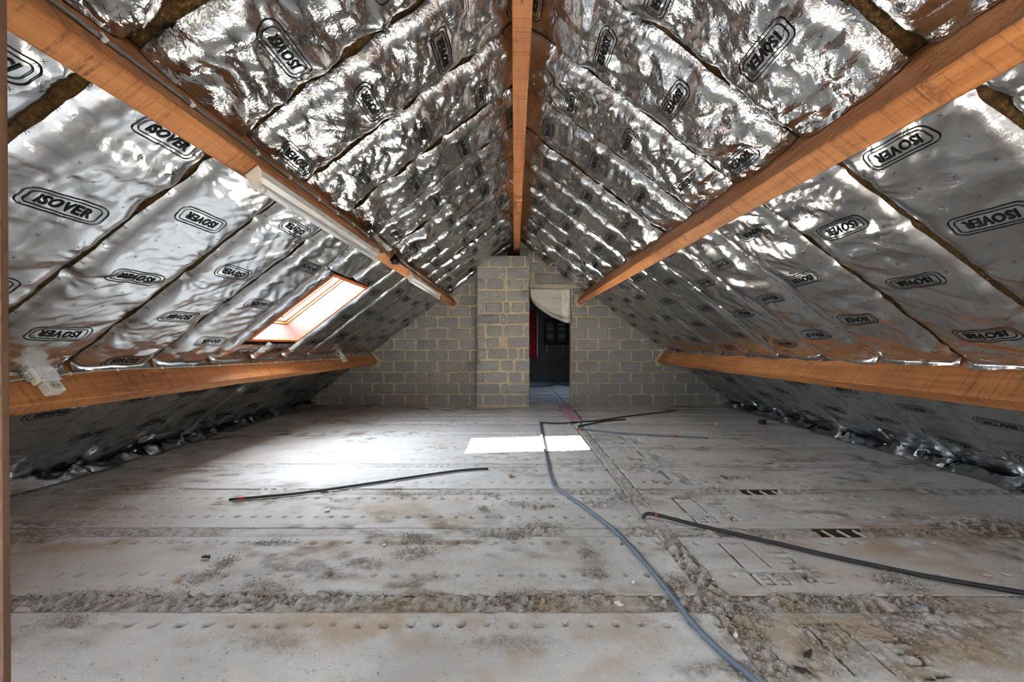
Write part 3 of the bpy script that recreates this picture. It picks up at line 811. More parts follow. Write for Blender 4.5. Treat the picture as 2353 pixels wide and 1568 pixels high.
def floor_fields(x, y, J=None, right=False):
    z = 0.004 * (fbm(x * 1.6, y * 1.6, 3, 3) - 0.5) + 0.0016 * (fbm(x * 14, y * 22, 4, 3) - .5)
    dirt_and_shade = 1.1 * sstep(0.46, 0.72, fbm(x * 1.1 + 4, y * 3.0, 11, 4)) * sstep(0.35, 0.7, fbm(x * 9, y * 16, 12, 3))
    dirt_and_shade = dirt_and_shade + 0.28 * sstep(-1.3, -2.6, x) + 0.30 * sstep(5.4, 6.6, y) + 0.30 * sstep(0.7, 1.5, x) * sstep(1.85, 1.35, y) * fbm(x * 5, y * 7, 63, 3) * 1.6
    hf = fbm(x * 42, y * 46, 8, 3)
    for px_, py_, rx, ry, am, di in PATCH:
        e = ((x - px_) / rx) ** 2 + ((y - py_) / ry) ** 2
        near = e < 5
        if not near.any(): continue
        m = np.exp(-e * 1.3) * (0.25 + 1.5 * fbm(x * 9, y * 11, 23, 3))
        m = np.where(near, sstep(0.28, 0.75, m), 0)
        z = z + am * m * (0.002 + 0.017 * sstep(0.40, 0.66, hf))
        dirt_and_shade = np.maximum(dirt_and_shade, di * m * (0.35 + 0.75 * sstep(0.62, 0.35, hf)))
    if J is not None:
        for off in (0.145, 0.43):
            yr = J + off
            jx = 0.1; ph = 0.037 if off < .2 else 0.0
            k = np.round((x - ph) / jx); xc = k * jx + ph + 0.012 * (vnoise(k * 7.1, k * 0 + J * 9, 5) - .5)
            yc = yr + 0.014 * (vnoise(k * 3.3, k * 0 + J * 5 + off, 6) - .5)
            sz = 0.65 + 0.7 * vnoise(k * 5.9, k * 0 + J * 3, 9)
            e = ((x - xc) / (0.015 * sz)) ** 2 + ((y - yc) / (0.013 * sz)) ** 2
            dm = sstep(1.4, 0.5, e) * (vnoise(k * 1.9, k * 0 + J * 11, 10) > 0.12)
            z = z - 0.015 * dm; dirt_and_shade = np.maximum(dirt_and_shade, 0.75 * dm)
        if right:
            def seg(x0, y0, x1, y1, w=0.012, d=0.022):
                nonlocal z, dirt_and_shade
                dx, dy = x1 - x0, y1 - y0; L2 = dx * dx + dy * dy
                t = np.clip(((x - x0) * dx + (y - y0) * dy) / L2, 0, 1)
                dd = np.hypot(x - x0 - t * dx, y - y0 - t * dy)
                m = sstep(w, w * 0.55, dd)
                z = z - 1.6 * d * m; dirt_and_shade = np.maximum(dirt_and_shade, 1.6 * m)  # shade of the engraved marks painted in as a darker tone
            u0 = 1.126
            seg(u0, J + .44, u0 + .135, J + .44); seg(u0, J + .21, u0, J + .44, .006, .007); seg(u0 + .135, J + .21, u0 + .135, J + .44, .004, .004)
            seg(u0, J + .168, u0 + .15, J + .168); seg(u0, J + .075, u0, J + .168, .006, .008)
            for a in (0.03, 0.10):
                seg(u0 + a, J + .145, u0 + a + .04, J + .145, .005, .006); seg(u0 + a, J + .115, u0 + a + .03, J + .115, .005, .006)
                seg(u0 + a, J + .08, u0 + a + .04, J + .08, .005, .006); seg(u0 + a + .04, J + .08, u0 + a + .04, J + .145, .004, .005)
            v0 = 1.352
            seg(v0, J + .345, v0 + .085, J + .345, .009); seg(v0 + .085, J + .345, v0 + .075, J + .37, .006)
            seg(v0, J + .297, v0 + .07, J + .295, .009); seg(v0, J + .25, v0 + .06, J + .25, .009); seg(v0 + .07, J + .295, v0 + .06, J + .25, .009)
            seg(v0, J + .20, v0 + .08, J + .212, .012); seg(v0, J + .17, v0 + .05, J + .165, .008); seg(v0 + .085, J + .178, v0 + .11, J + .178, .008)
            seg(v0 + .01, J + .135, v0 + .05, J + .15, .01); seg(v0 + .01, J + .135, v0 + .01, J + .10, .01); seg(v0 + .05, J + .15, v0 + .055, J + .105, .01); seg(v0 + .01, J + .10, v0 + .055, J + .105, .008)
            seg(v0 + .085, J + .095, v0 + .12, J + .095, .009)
    sand = 0.85 * sstep(0.55, 1.3, x) * sstep(1.95, 1.35, y) + 0.35 * sstep(5.3, 6.5, y) + 0.5 * sstep(-1.6, -3.0, x)
    sand = sand + 1.0 * sstep(0.44, 0.66, fbm(x * 1.3 + 2, y * 3.4 + 1, 71, 4)) * sstep(3.2, 2.2, y)
    sand = np.clip(sand, 0, 1) * sstep(0.3, 0.6, fbm(x * 6, y * 9, 72, 4))
    rs = 0
    for a, b in zip(rust, rust[1:]):
        dx, dy = b[0] - a[0], b[1] - a[1]; t = np.clip(((x - a[0]) * dx + (y - a[1]) * dy) / (dx * dx + dy * dy), 0, 1)
        rs = np.maximum(rs, sstep(0.05, 0.0, np.hypot(x - a[0] - t * dx, y - a[1] - t * dy)))
    rs = rs * sstep(0.42, 0.75, fbm(x * 7, y * 9, 31, 4)) * 0.9
    return z, np.clip(dirt_and_shade, 0, 1.6), rs, np.clip(sand, 0, 1)

FLOOR = structure(link('floor', box(-5, 5, YB, YF, -0.34, -0.25), 'grout_dust'))
def floor_piece(name, x0, x1, y0, y1, res, J=None, right=False, rough=False, lift=0.0, mat='floor_concrete'):
    xs = np.linspace(x0, x1, max(3, int((x1 - x0) / res) + 1)); 
    if right and res < 0.012:
        xs = np.concatenate([np.arange(x0, 1.6, 0.006), np.arange(1.6, x1, res), [x1]])
    ys = np.linspace(y0, y1, max(3, int((y1 - y0) / (0.006 if (right and res < .012) else res)) + 1))
    x = xs[:, None] + 0 * ys[None, :]; y = ys[None, :] + 0 * xs[:, None]
    z, dirt_and_shade, rs, sand = floor_fields(x, y, J, right)
    if rough:
        fade = np.interp(y, [1.6, 2.2, 2.8, 3.4, 4.2, 6.0], [1.0, .75, .6, .35, .22, .18]); hf = fbm(x * 42, y * 46, 8, 3); mk = fbm(x * 2.5, y * 5, 44, 3)
        z = z - 0.006 + 0.016 * sstep(0.42, 0.68, hf) * sstep(0.3, 0.6, mk)
        dirt_and_shade = np.maximum(dirt_and_shade, fade * (0.45 + 0.75 * sstep(0.6, 0.35, hf)) * sstep(0.25, 0.55, mk + .1))
    else:
        jag = 0.006 * (fbm(x * 9, y * 0, 51, 3) - .5)
        y = y + np.where(y > (y0 + y1) / 2, 1, -1) * jag * sstep(0.4, 0.5, np.abs(y - (y0 + y1) / 2) / (y1 - y0))
    z = z + lift
    P = np.stack([x, y, z], -1)
    P = np.pad(P, ((1, 1), (1, 1), (0, 0)), mode='edge'); 
    for sl in ((0, slice(None)), (-1, slice(None)), (slice(None), 0), (slice(None), -1)): P[sl][..., 2] = -0.24
    dirt_and_shade = np.pad(dirt_and_shade, 1, mode='edge'); rs = np.pad(rs + 0 * x, 1, mode='edge'); sand = np.pad(sand + 0 * x, 1, mode='edge')
    return grid_mesh(name, P, mat, FLOOR, True, attrs={'dirt_and_shade': dirt_and_shade, 'rust': rs, 'sand': sand})
rl = random.Random(9)
XL, XR = 0.815, 0.925
for J in JOINTS:
    if J < 0.3: res = 0.06
    elif J < 2.5: res = 0.0095
    elif J < 4.3: res = 0.016
    else: res = 0.03 if J < 6.7 else 0.05
    y1 = J + 0.6 - 0.105
    last = min(y1, YW - 0.004) if J < YW else y1
    for nm, x0, x1, right in (('floor_slab', -4.35, XL, False), ('floor_slab', XR, 4.45, True)):
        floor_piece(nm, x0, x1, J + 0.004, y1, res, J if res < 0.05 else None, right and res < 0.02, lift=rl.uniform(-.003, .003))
    holes = []
    if abs(J - 6.43) < .01: y1 = J + .52
    if abs(J - 2.83) < .01: holes = [(1.69, 1.98)]
    if abs(J - 2.23) < .01: holes = [(1.755, 2.05)]
    xs = [(-4.35, XL)] + ([(XR, 4.45)] if not holes else [(XR, holes[0][0]), (holes[0][1], 4.45)])
    for x0, x1 in xs:
        floor_piece('grout_joint', x0, x1, J - 0.104, J + 0.003, min(res, 0.012) if res < 0.05 else res, rough=True)
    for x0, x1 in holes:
        link('slot_shade_panel', box(x0, x1, J - .012, J + .002, -.245, -.006), 'slot_shade', FLOOR)  # added dark panels, painted shade for the open slots
        link('slot_shade_panel', box(x0, x1, J - .103, J - .013, -.249, -.12), 'slot_shade', FLOOR)
        for q in range(3):
            xf = x0 + 0.07 + q * 0.092
            M = Matrix.Translation((xf, J - 0.05, -0.035)) @ Matrix.Rotation(0.12, 4, 'Z') @ Matrix.Rotation(-0.12, 4, 'Y')
            link('slab_rib', box(-.003, .003, -.047, .036, .02, .031, 0, M), 'lintel_concrete', FLOOR)
for k in range(10):
    ya = 0.3 + k * 1.2; yb = ya + 1.2
    floor_piece('centre_joint', XL + 0.001, XR - 0.001, ya, yb, 0.0095 if k < 2 else 0.02, rough=True, lift=0.002)

# ------------------------------------------------------------------ post beside the camera
post = empty('wooden_post', (-0.83, 0.58, 0)); tag(post, 'dark brown wooden post at the left edge of the picture', 'post')
zt = 2.2
for nm, b_, mt in (('stud', box(-0.875, -0.8245, 0.40, 0.585, 0.0, zt, 0.003), 'frame_dark'), ('facing_strip', box(-0.875, -0.806, 0.590, 0.604, 0.0, zt, 0.003), 'post_wood')):
    child(nm, b_, mt, post)
post.rotation_euler = (0, math.radians(-0.35), 0)

# ------------------------------------------------------------------ tube lamps
def tube_lamp(y0, y1, label):
    t0 = 1.632; side = 'left'; hb = 0.270
    root = empty('tube_lamp', tuple(rp(side, 1.665, y0, hb))); tag(root, label, 'lamp', 'tube lamps on the purlin')
    M = rframe(side, 0, 0, 0)
    prof = [(1.632, hb), (1.632, hb + .018), (1.644, hb + .042), (1.668, hb + .046), (1.676, hb + .030), (1.690, hb + .020), (1.690, hb)]
    bm = bmesh.new(); rings = [[bm.verts.new(M @ Vector((a, y, b))) for a, b in prof] for y in (y0 + .012, y1 - .012)]
    n = len(prof)
    for q in range(n): bm.faces.new((rings[0][q], rings[0][(q + 1) % n], rings[1][(q + 1) % n], rings[1][q]))
    bm.faces.new(rings[0]); bm.faces.new(rings[1][::-1]); bmesh.ops.recalc_face_normals(bm, faces=bm.faces[:])
    child('housing', bm, 'lamp_enamel', root)
    for y in (y0, y1 - 0.014):
        capp = [(1.628, hb), (1.628, hb + .022), (1.642, hb + .048), (1.660, hb + .052), (1.678, hb + .078), (1.692, hb + .082), (1.702, hb + .07), (1.700, hb + .045), (1.694, hb)]
        bm = bmesh.new(); a = [bm.verts.new(M @ Vector((p, y, q))) for p, q in capp]; b = [bm.verts.new(M @ Vector((p, y + .014, q))) for p, q in capp]
        for q in range(len(a)): bm.faces.new((a[q], a[(q + 1) % len(a)], b[(q + 1) % len(a)], b[q]))
        bm.faces.new(a); bm.faces.new(b[::-1]); bmesh.ops.recalc_face_normals(bm, faces=bm.faces[:])
        child('end_cap', bm, 'plastic_cream', root)
    child('lamp_tube', tube([rp(side, 1.685, y0 + .016, hb + .062), rp(side, 1.685, y1 - .016, hb + .062)], 0.0128, 14), 'lamp_tube', root, True)
    for y in (y0 + .014, y1 - .044):
        child('tube_collar', tube([rp(side, 1.685, y, hb + .062), rp(side, 1.685, y + .03, hb + .062)], 0.0145, 14), 'plastic_white', root, True)
    return root
tube_lamp(1.53, 2.84, 'long white fluorescent tube lamp on the left purlin nearest the camera')
tube_lamp(3.82, 5.22, 'white fluorescent tube lamp on the left purlin nearest the block wall')

def wired(name, side, path, r, mat, clips, label, cat='cable', axis='u'):
    """cable on the uphill face of a purlin: path of (y, t, h)"""
    root = empty(name, tuple(rp(side, path[0][1], path[0][0], path[0][2]))); tag(root, label, cat)
    pts = spline([rp(side, t, y, h) for y, t, h in path], 0.06)
    child('wire', tube(pts, r, 8), mat, root, True)
    ys = np.array([p[0] for p in path]); tsv = np.array([p[1] for p in path]); hs = np.array([p[2] for p in path])
    for y in clips:
        t = float(np.interp(y, ys, tsv)); h = float(np.interp(y, ys, hs))
        bm = rbox(side, t - r * 1.4, t + r * 1.0, y - .006, y + .006, h - r * 1.7, h + r * 1.7, 0.002)
        child('clip', bm, 'cable_clip', root)
    return root
tb = 1.6246 - 0.0085
wired('mounted_cable', 'left', [(0.35, tb, .175), (1.2, tb, .17), (2.0, tb, .172), (2.6, tb, .172), (3.0, tb, .175)], 0.0068, 'cable_dark',
      [1.0, 1.275, 1.6, 1.83, 2.1, 2.32, 2.55, 2.8], 'dark grey cable clipped along the upper left purlin above the first lamp')
wired('mounted_cable', 'left', [(3.34, tb, .185), (3.7, tb, .18), (4.4, tb, .172), (5.5, tb, .17), (6.7, tb, .165)], 0.006, 'cable_grey',
      [3.5, 3.75, 4.0, 4.3, 4.6, 4.9, 5.2, 5.5, 5.8, 6.1, 6.4], 'grey cable on the upper left purlin running to the block wall')
wired('lamp_lead', 'left', [(3.0, tb, .175), (3.03, tb - .004, .22), (3.0, tb + .005, .272), (2.93, tb + .03, .279), (2.845, tb + .035, .283)], 0.0055, 'cable_grey', [], 'short bent grey lead into the far end of the nearest lamp')
wired('lamp_lead', 'left', [(3.72, tb, .19), (3.76, tb - .004, .23), (3.74, tb + .004, .271), (3.77, tb + .025, .279), (3.815, tb + .035, .283)], 0.0055, 'cable_grey', [], 'short bent grey lead into the lamp by the block wall')

# junction box and bulb holder half way along the purlin
jb = empty('junction_box', tuple(rp('left', 1.62, 3.2, .13))); tag(jb, 'open cream junction box on the upper left purlin above the black bulb', 'junction box')
child('body', rbox('left', 1.585, 1.6236, 3.06, 3.22, .03, .15, .004), 'plastic_cream', jb)
child('lid', rbox('left', 1.5825, 1.6235, 3.225, 3.30, .05, .17, .004), 'plastic_white', jb)
child('opening', rbox('left', 1.583, 1.5849, 3.08, 3.20, .05, .135), 'frame_dark', jb)
for k in range(3):
    y = 3.06 + k * 0.06
    child('wire', tube(spline([rp('left', 1.583, y, .11), rp('left', 1.560, y + .02, .155), rp('left', 1.575, y + .06, .17), rp('left', 1.580, y + .08, .14)], .01), 0.0042, 6), 'conduit_black', jb, True)
c0 = Vector(rp('left', 1.60, 3.16, .30))
pb = empty('bulb_holder', tuple(c0)); tag(pb, 'black bulb holder dangling on a wire below the left purlin', 'bulb holder')
child('wire', tube(spline([rp('left', 1.583, 3.24, .16), rp('left', 1.568, 3.24, .21), rp('left', 1.585, 3.2, .25), tuple(c0 + Vector((0, 0, .03)))], .012), 0.004, 6), 'cable_grey', pb, True)
bm = bmesh.new(); prof = [(0.0, .04), (.012, .038), (.016, .022), (.030, .012), (.041, -.008), (.042, -.026), (.034, -.04), (.030, -.043), (.022, -.03), (0, -.026)]
n = 18; rg = [[bm.verts.new(c0 + Vector((max(r_, .0005) * math.cos(6.2832 * q / n), max(r_, .0005) * math.sin(6.2832 * q / n), z))) for q in range(n)] for r_, z in prof]
for a, b in zip(rg, rg[1:]):
    for q in range(n): bm.faces.new((a[q], a[(q + 1) % n], b[(q + 1) % n], b[q]))
bmesh.ops.recalc_face_normals(bm, faces=bm.faces[:]); child('holder', bm, 'bulb_black', pb, True)

# socket boxes and cable on the lower left purlin
tl = 3.386
sb = empty('socket_box', tuple(rp('left', tl, 2.0, .15))); tag(sb, 'cream junction box with single socket below it on the low left purlin', 'socket')
child('body', rbox('left', tl - .042, tl - .001, 1.965, 2.057, .0, .088, .004), 'plastic_cream', sb)
lid = child('lid', rbox('left', tl - .056, tl - .042, 1.963, 2.059, -.002, .09, .003), 'plastic_white', sb)
for y in (1.971, 2.051):
    for h in (.006, .082):
        M = rframe('left', y, tl - .056, h) @ Matrix.Rotation(math.pi / 2, 4, 'Y')
        bm = bmesh.new(); bmesh.ops.create_cone(bm, cap_ends=True, segments=10, radius1=.006, radius2=.005, depth=.004); bm.transform(M)
        link('screw', bm, 'socket_recess', lid)
child('gland', rbox('left', tl - .035, tl - .002, 1.951, 1.964, .02, .06, .003), 'socket_recess', sb)
sk = child('socket_body', rbox('left', tl - .050, tl - .001, 1.98, 2.048, .0905, .158, .003), 'plastic_cream', sb)
M = rframe('left', 2.014, tl - .0505, .124) @ Matrix.Rotation(math.pi / 2, 4, 'Y')
bm = bmesh.new(); bmesh.ops.create_cone(bm, cap_ends=True, segments=24, radius1=.0235, radius2=.0235, depth=.002); bm.transform(M); link('socket_face', bm, 'socket_recess', sk)
for dy in (-.0095, .0095):
    bm = bmesh.new(); bmesh.ops.create_cone(bm, cap_ends=True, segments=8, radius1=.003, radius2=.003, depth=.003)
    bm.transform(rframe('left', 2.014 + dy, tl - .0515, .124) @ Matrix.Rotation(math.pi / 2, 4, 'Y')); link('pin_hole', bm, 'frame_dark', sk)
sb.location = sb.location + Vector((ST, 0, -CT)) * 0.038 + Vector((CT, 0, ST)) * 0.003
tc = tl - 0.008
wired('mounted_cable', 'left', [(2.061, tl - .02, .085), (2.10, tc, .075), (2.16, tc, .062), (2.45, tc, .055), (2.8, tc, .066), (3.4, tc, .08), (4.2, tc, .092), (5.0, tc, .10), (5.47, tc, .112)], 0.0055, 'cable_grey',
      [2.16, 2.42, 2.72, 2.98, 3.24, 3.5, 3.76, 4.0, 4.3, 4.6, 4.9, 5.2], 'grey cable clipped along the low left purlin from socket to switch box')
wired('mounted_cable', 'left', [(1.4, tc, .085), (1.7, tc, .088), (1.90, tc, .085), (1.95, tl - .018, .08)], 0.0055, 'cable_grey', [], 'grey cable entering the socket box beside the wooden post')
wired('mounted_cable', 'left', [(5.6, tc, .12), (5.63, tc, .075), (5.8, tc, .07), (6.3, tc, .068), (6.68, tc, .07)], 0.0055, 'cable_grey', [5.75, 5.95, 6.15, 6.4, 6.62], 'short grey cable from the switch box to the block wall')
sw = empty('switch_box', tuple(rp('left', tl, 5.53, .16))); tag(sw, 'small white double switch box at the far end of the low purlin', 'switch')
child('box_body', rbox('left', tl - .045, tl - .001, 5.47, 5.56, .02, .105, .004), 'plastic_white', sw)
child('socket_body', rbox('left', tl - .040, tl - .001, 5.475, 5.565, .107, .17, .004), 'plastic_cream', sw)
for h in (.04, .075): child('knockout', rbox('left', tl - .032, tl - .012, 5.4665, 5.4695, h - .01, h + .01), 'frame_dark', sw)

# ------------------------------------------------------------------ things on the floor
def conduit(name, px, r, mat, label, step=0.05, ribs=False, zs=None, extra=()):
    pts = [fl(x, y, 0.0) for x, y in px]
    pts = [(p[0], p[1], r * 0.92 + 0.004 + (zs[k] if zs else 0)) for k, p in enumerate(pts)]
    pts = spline(pts, step)
    rad = (lambda k: r * (1.0 if k % 2 else 0.86)) if ribs else r
    root = empty(name, (pts[0][0], pts[0][1], 0)); tag(root, label, 'conduit')
    child('pipe', tube(pts, rad, 12 if r > .008 else 8), mat, root, True)
    for k in extra:
        q = int(k * (len(pts) - 2)); 
        child('tape_band', tube([pts[q], pts[q + (3 if ribs else 1)]], r * 1.12, 12), 'tape_red', root, True)
    return root
conduit('floor_conduit', [(1240, 972), (1246, 1010), (1252, 1042), (1262, 1090), (1273, 1120), (1288, 1132), (1320, 1155), (1400, 1215), (1460, 1275), (1530, 1360), (1600, 1450), (1665, 1515), (1745, 1585), (1900, 1750)], 0.0115, 'conduit_grey',
        'long grey corrugated conduit from the doorway down to the lower picture edge', 0.0055, True)
conduit('floor_conduit', [(1474, 1192), (1484, 1189), (1510, 1194), (1600, 1215), (1700, 1236), (1800, 1259), (1900, 1283), (2000, 1305), (2150, 1336), (2353, 1371), (2600, 1412)], 0.0115, 'conduit_black',
        'black corrugated conduit rising from the floor and running to the right picture edge', 0.0055, True, [-.03, .004, .012, .006] + [0] * 7, (0.06,))
conduit('floor_conduit', [(527, 1153), (600, 1146), (700, 1136), (850, 1115), (950, 1100), (1040, 1087), (1090, 1082), (1122, 1081)], 0.0095, 'conduit_black', 'black pipe lying alone on the left half of the floor', 0.04, False, None, (0.04,))
conduit('floor_conduit', [(1243, 973), (1290, 975), (1335, 972), (1380, 968), (1440, 959), (1500, 952), (1552, 946)], 0.0095, 'conduit_black', 'long black pipe on the floor in front of the pink board', 0.05)
conduit('floor_conduit', [(1328, 983), (1370, 974), (1400, 969), (1437, 966)], 0.0105, 'conduit_black', 'short black pipe lying just in front of the long one', 0.05)
conduit('floor_conduit', [(1328, 989), (1360, 991), (1420, 997), (1500, 1003), (1570, 1006), (1628, 1009)], 0.009, 'conduit_grey', 'straight blue grey pipe on the right behind the sunlit patch', 0.05, False, None, (0.02, .8))
conduit('floor_conduit', [(1150, 893), (1220, 890), (1262, 887), (1282, 884), (1310, 888), (1380, 889)], 0.012, 'conduit_black', 'black cable across the blue floor seen through the doorway', 0.05)

# mortar dabs where pipes enter the floor
for k, (px, py, rx, ry, lab) in enumerate(((1462, 1195, .055, .035, 'pale mortar dab where the black corrugated conduit enters the floor'), (508, 1156, .07, .03, 'pale mortar dab at the left end of the lone black pipe'),
                                           (1640, 1012, .06, .04, 'pale mortar dab at the right end of the blue grey pipe'))):
    x, y, _ = fl(px, py)
    xs = np.linspace(-1, 1, 15); U, V = np.meshgrid(xs, xs, indexing='ij'); R = np.hypot(U, V)
    ang = np.arctan2(V, U); rad = 0.75 + 0.35 * vnoise(np.cos(ang) * 2 + 5, np.sin(ang) * 2 + k, 3)
    Zp = 0.012 * sstep(1.0, 0.3, R / rad) * (0.6 + .8 * vnoise(U * 3, V * 3, 7)) - 0.004 * (R / rad > 1.0)
    tag(grid_mesh('mortar_dab', np.stack([x + U * rx, y + V * ry, Zp + 0.0035], -1), 'lintel_concrete', None, True), lab, 'mortar')

# pink board
a, b, c_, d_ = fl(1309, 970), fl(1336, 969), fl(1281, 925), fl(1300, 925)
tag(link('pink_board', None or box(-.08, .08, 0, 1.78, 0.006, 0.024, 0.002, Matrix.Translation((0.868, 5.30, 0)) @ Matrix.Rotation(-0.012, 4, 'Z')), 'pink_board'), 'long pink painted board lying across the doorway threshold', 'board')

# flakes, chips and crumbs
def flake(name, px, py, size, mat, label, cat, th=0.003, stretch=1.0, seed=1):
    x, y, _ = fl(px, py); r = random.Random(seed); n = 9; bm = bmesh.new()
    ang0 = r.uniform(0, 6.28); vs = []
    for k in range(n):
        a = 6.2832 * k / n; q = size * r.uniform(0.45, 1.0)
        p = Matrix.Rotation(ang0, 2) @ Vector((q * math.cos(a) * stretch, q * math.sin(a) / stretch))
        vs.append(bm.verts.new((x + p.x, y + p.y, 0.006 + r.uniform(0, size * .25))))
    f = bm.faces.new(vs); e = bmesh.ops.extrude_face_region(bm, geom=[f])
    for v in e['geom']:
        if isinstance(v, bmesh.types.BMVert): v.co.z += th
    bmesh.ops.recalc_face_normals(bm, faces=bm.faces[:])
    tag(link(name, bm, mat), label, cat, 'scraps on the floor')
for a in (('paint_flake', 750, 1175, .024, 'flake_white', 'largest white paint flake on the left floor below the lone black pipe', 'flake', .002, 1.1, 1),
          ('paint_flake', 1420, 1393, .020, 'flake_white', 'white paint flake left of the grey conduit near the camera', 'flake', .003, 1.2, 2),
          ('paint_flake', 882, 1256, .014, 'flake_white', 'small white paint flake in the middle of the left floor', 'flake', .002, 1.0, 3),
          ('paint_flake', 1690, 1466, .014, 'flake_white', 'white flake right of the grey conduit beside brown dirt', 'flake', .003, 1.3, 4),
          ('paint_flake', 1455, 1341, .012, 'flake_white', 'small white flake between grey conduit and dark dirt strip', 'flake', .002, 1.4, 5),
          ('paint_flake', 1672, 1428, .009, 'flake_white', 'tiny white flake on the dirt nearest the engraved slab', 'flake', .002, 1.2, 6),
          ('plaster_chip', 1171, 1096, .022, 'chip_wood', 'pale plaster chip right of the lone black pipe end', 'chip', .012, 1.0, 7),
          ('wood_chip', 408, 1338, .018, 'chip_wood', 'pale wood chip lying on the left foreground floor', 'chip', .004, 1.7, 8),
          ('dark_scrap', 475, 1285, .022, 'chip_dark', 'dark crumpled scrap on the left floor', 'scrap', .008, 1.5, 9),
          ('dark_scrap', 1856, 1513, .022, 'chip_dark', 'dark scrap at the lower right between two conduits, upper one', 'scrap', .008, 1.7, 10),
          ('dark_scrap', 1845, 1550, .018, 'chip_dark', 'dark scrap at the lower right, nearest the bottom edge', 'scrap', .008, 1.6, 11),
          ('blue_scrap', 2122, 1397, .016, 'flake_blue', 'small bright blue scrap in the dirt on the right', 'scrap', .003, 1.7, 12),
          ('wood_chip', 1665, 1102, .030, 'chip_dark', 'dark wood splinter lying by the rubble behind the black conduit', 'chip', .01, 1.9, 13),
          ('curled_scrap', 1752, 976, .05, 'chip_dark', 'dark curled scrap standing on the floor near the right foil', 'scrap', .05, .75, 14),
          ('wood_chip', 2255, 1068, .10, 'chip_wood', 'pale wood lath end sticking out under the right foil edge', 'chip', .015, 2.4, 15)):
    flake(*a)
rg_ = np.random.default_rng(77); n_ = 9000
qx = rg_.uniform(-50, 2400, n_); qy = 960 + 640 * rg_.random(n_) ** 0.7
cy = F * H / (qy - VY); cx = (qx - VX) / F * cy
pk = rg_.integers(0, len(PATCH), n_); PA = np.array(PATCH)
onp = rg_.random(n_) < 0.82
cx = np.where(onp, PA[pk, 0] + rg_.normal(0, 0.55, n_) * PA[pk, 2], cx); cy = np.where(onp, PA[pk, 1] + rg_.normal(0, 0.55, n_) * PA[pk, 3], cy)
sz = np.where(onp, rg_.uniform(.0015, .0052, n_), rg_.uniform(.0012, .004, n_))
ok_ = (np.abs(cx) < 3.5) & (cy < 6.3) & (cy > 0.9); cx, cy, sz, onp = cx[ok_], cy[ok_], sz[ok_], onp[ok_]; n_ = len(cx)
tet = np.array([(1, 0, -.6), (-.5, .87, -.6), (-.5, -.87, -.6), (.1, .1, .9), (-.4, .5, .6)])
ff = np.array([(0, 2, 1), (0, 3, 2), (2, 3, 4), (2, 4, 1), (1, 4, 3), (1, 3, 0)])
an = rg_.uniform(0, 6.28, n_); ca, sa = np.cos(an), np.sin(an); el = rg_.uniform(.7, 1.7, n_)
vx = tet[None, :, 0] * el[:, None]; vy = tet[None, :, 1] / el[:, None] ** .5
V_ = np.stack([cx[:, None] + sz[:, None] * (ca[:, None] * vx - sa[:, None] * vy), cy[:, None] + sz[:, None] * (sa[:, None] * vx + ca[:, None] * vy), 0.004 + sz[:, None] * (tet[None, :, 2] * .8 + .5) + onp[:, None] * .006], -1)
me = bpy.data.meshes.new('crumbs'); me.from_pydata(V_.reshape(-1, 3).tolist(), [], (ff[None] + 5 * np.arange(n_)[:, None, None]).reshape(-1, 3).tolist())
cr = tag(link('crumbs', me, 'crumb_grit'), 'scattered grey mortar crumbs and grit over the concrete floor', 'grit'); cr['kind'] = 'stuff'

# ------------------------------------------------------------------ dust sheet in the doorway
nu, nw = 44, 40
u = np.linspace(0, 1, nu)[:, None]; w = np.linspace(0, 1, nw)[None, :]
xs = DX0 + 0.004 + (DX1 - DX0 - 0.014) * u
def lower(u): return 0.03 + 0.61 * np.clip(u, 0, 1) ** 0.42 - 0.03 * sstep(.93, 1, u)
drop = lower(u) * w
zz = (DZ - 0.004) - drop
yy = YW + 0.02 + 0.03 * np.sin(u * 9 + w * 1.5) * w + 0.035 * sstep(.72, .8, u) * sstep(.95, .86, u) * w + 0.03 * np.exp(-((w - .93) / .05) ** 2) * -1 + 0.012 * np.sin(w * 26 + u * 6) * sstep(.55, 1, w) * sstep(.7, .3, u)
P = np.stack([xs + 0 * w, yy, zz], -1)
o = grid_mesh('dust_sheet', P, 'sheet_cloth', None, True); 
md = o.modifiers.new('thick', 'SOLIDIFY'); md.thickness = 0.004
tag(o, 'cream cloth hung across the top of the doorway, drooping to the right', 'cloth')

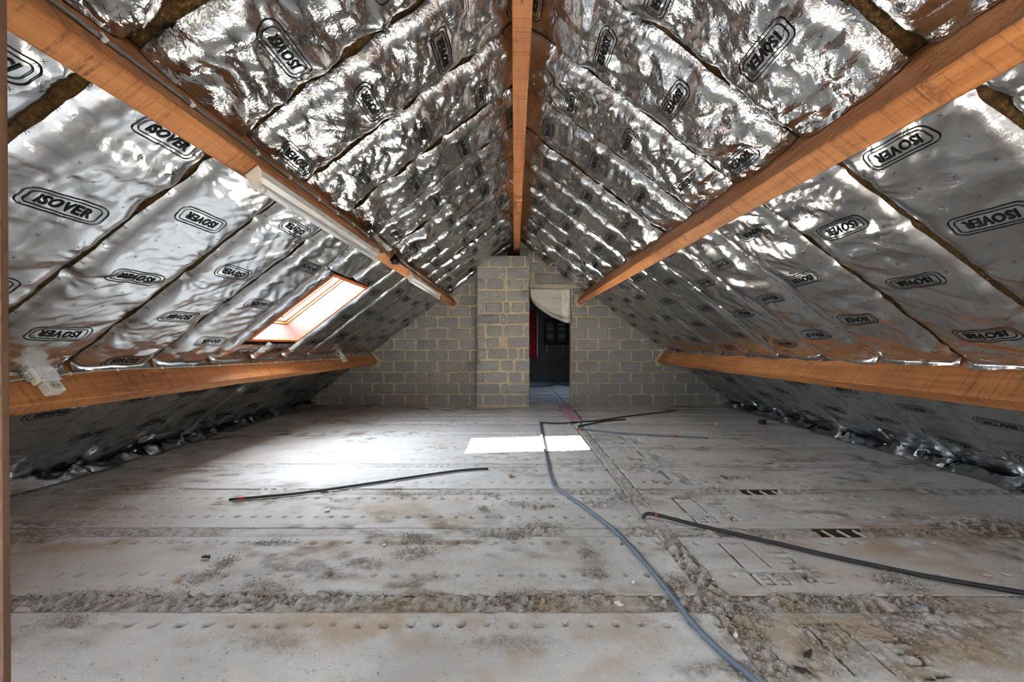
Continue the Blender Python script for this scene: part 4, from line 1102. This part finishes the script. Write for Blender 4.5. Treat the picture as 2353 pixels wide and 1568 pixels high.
# ------------------------------------------------------------------ far room: curtain, window, brackets
y = 9.6
u = np.linspace(0, 1, 70)[:, None]; w = np.linspace(0, 1, 14)[None, :]
cur = empty('red_curtain', (0.45, y, .74)); tag(cur, 'dark red hanging curtain seen at the left of the doorway', 'curtain')
P = np.stack([0.10 + 0.47 * u + 0 * w, y + 0.035 * np.sin(u * 42 + 0.6 * w) + 0 * w, 0.76 + 1.18 * w + 0 * u], -1)
child('drape', grid_mesh('x', P, 'curtain_red').data, 'curtain_red', cur, True); bpy.data.objects.remove(bpy.data.objects['x'])
child('hem', box(0.572, 0.60, y - .01, y + .004, .80, 1.93, .002), 'curtain_hem', cur)
child('rod', tube([(0.05, y, 1.95), (0.7, y, 1.95)], .014, 10), 'frame_dark', cur, True)
sc = F / YF
def fx(px): return (px - VX) / sc
def fz(py): return H + (VY - py) / sc
wn = structure(empty('window_5', (fx(1278), YF, fz(792))))
def wr(nm, x0, x1, z0, z1, y0, y1, mat): child(nm, box(fx(x0), fx(x1), YF - y0, YF - y1, fz(z1), fz(z0), .004), mat, wn)
wr('frame_rail', 1250, 1306, 733, 743, .09, .012, 'frame_dark'); wr('frame_rail', 1250, 1306, 787, 793, .09, .012, 'frame_dark')
wr('frame_stile', 1250, 1256, 743, 787, .09, .012, 'frame_dark'); wr('frame_stile', 1273, 1281, 743, 787, .09, .012, 'frame_dark'); wr('frame_stile', 1298, 1306, 743, 787, .09, .012, 'frame_dark')
for x0, x1 in ((1256, 1273), (1281, 1298)):
    for q, (z0, z1) in enumerate(((743, 748), (749, 753), (754, 760), (761, 766), (767, 778), (779, 787))):
        wr('shutter_slat', x0, x1, z0, z1, .04, .014, 'slat_grey' if q % 2 == 0 else 'slat_dark')
for px, lab in ((1256, 'left chrome bracket below the dark window in the far room'), (1292, 'right chrome bracket below the dark window in the far room')):
    bk = empty('steel_bracket', (fx(px), YF - .03, fz(812))); tag(bk, lab, 'bracket', 'brackets under the far window')
    child('arm', box(fx(px - 1.2), fx(px + 1.2), YF - .06, YF - .013, fz(811), fz(794), .003), 'bracket_steel', bk)
    child('foot', box(fx(px - 1), fx(px + 2), YF - .10, YF - .061, fz(812), fz(809), .003), 'bracket_steel', bk)
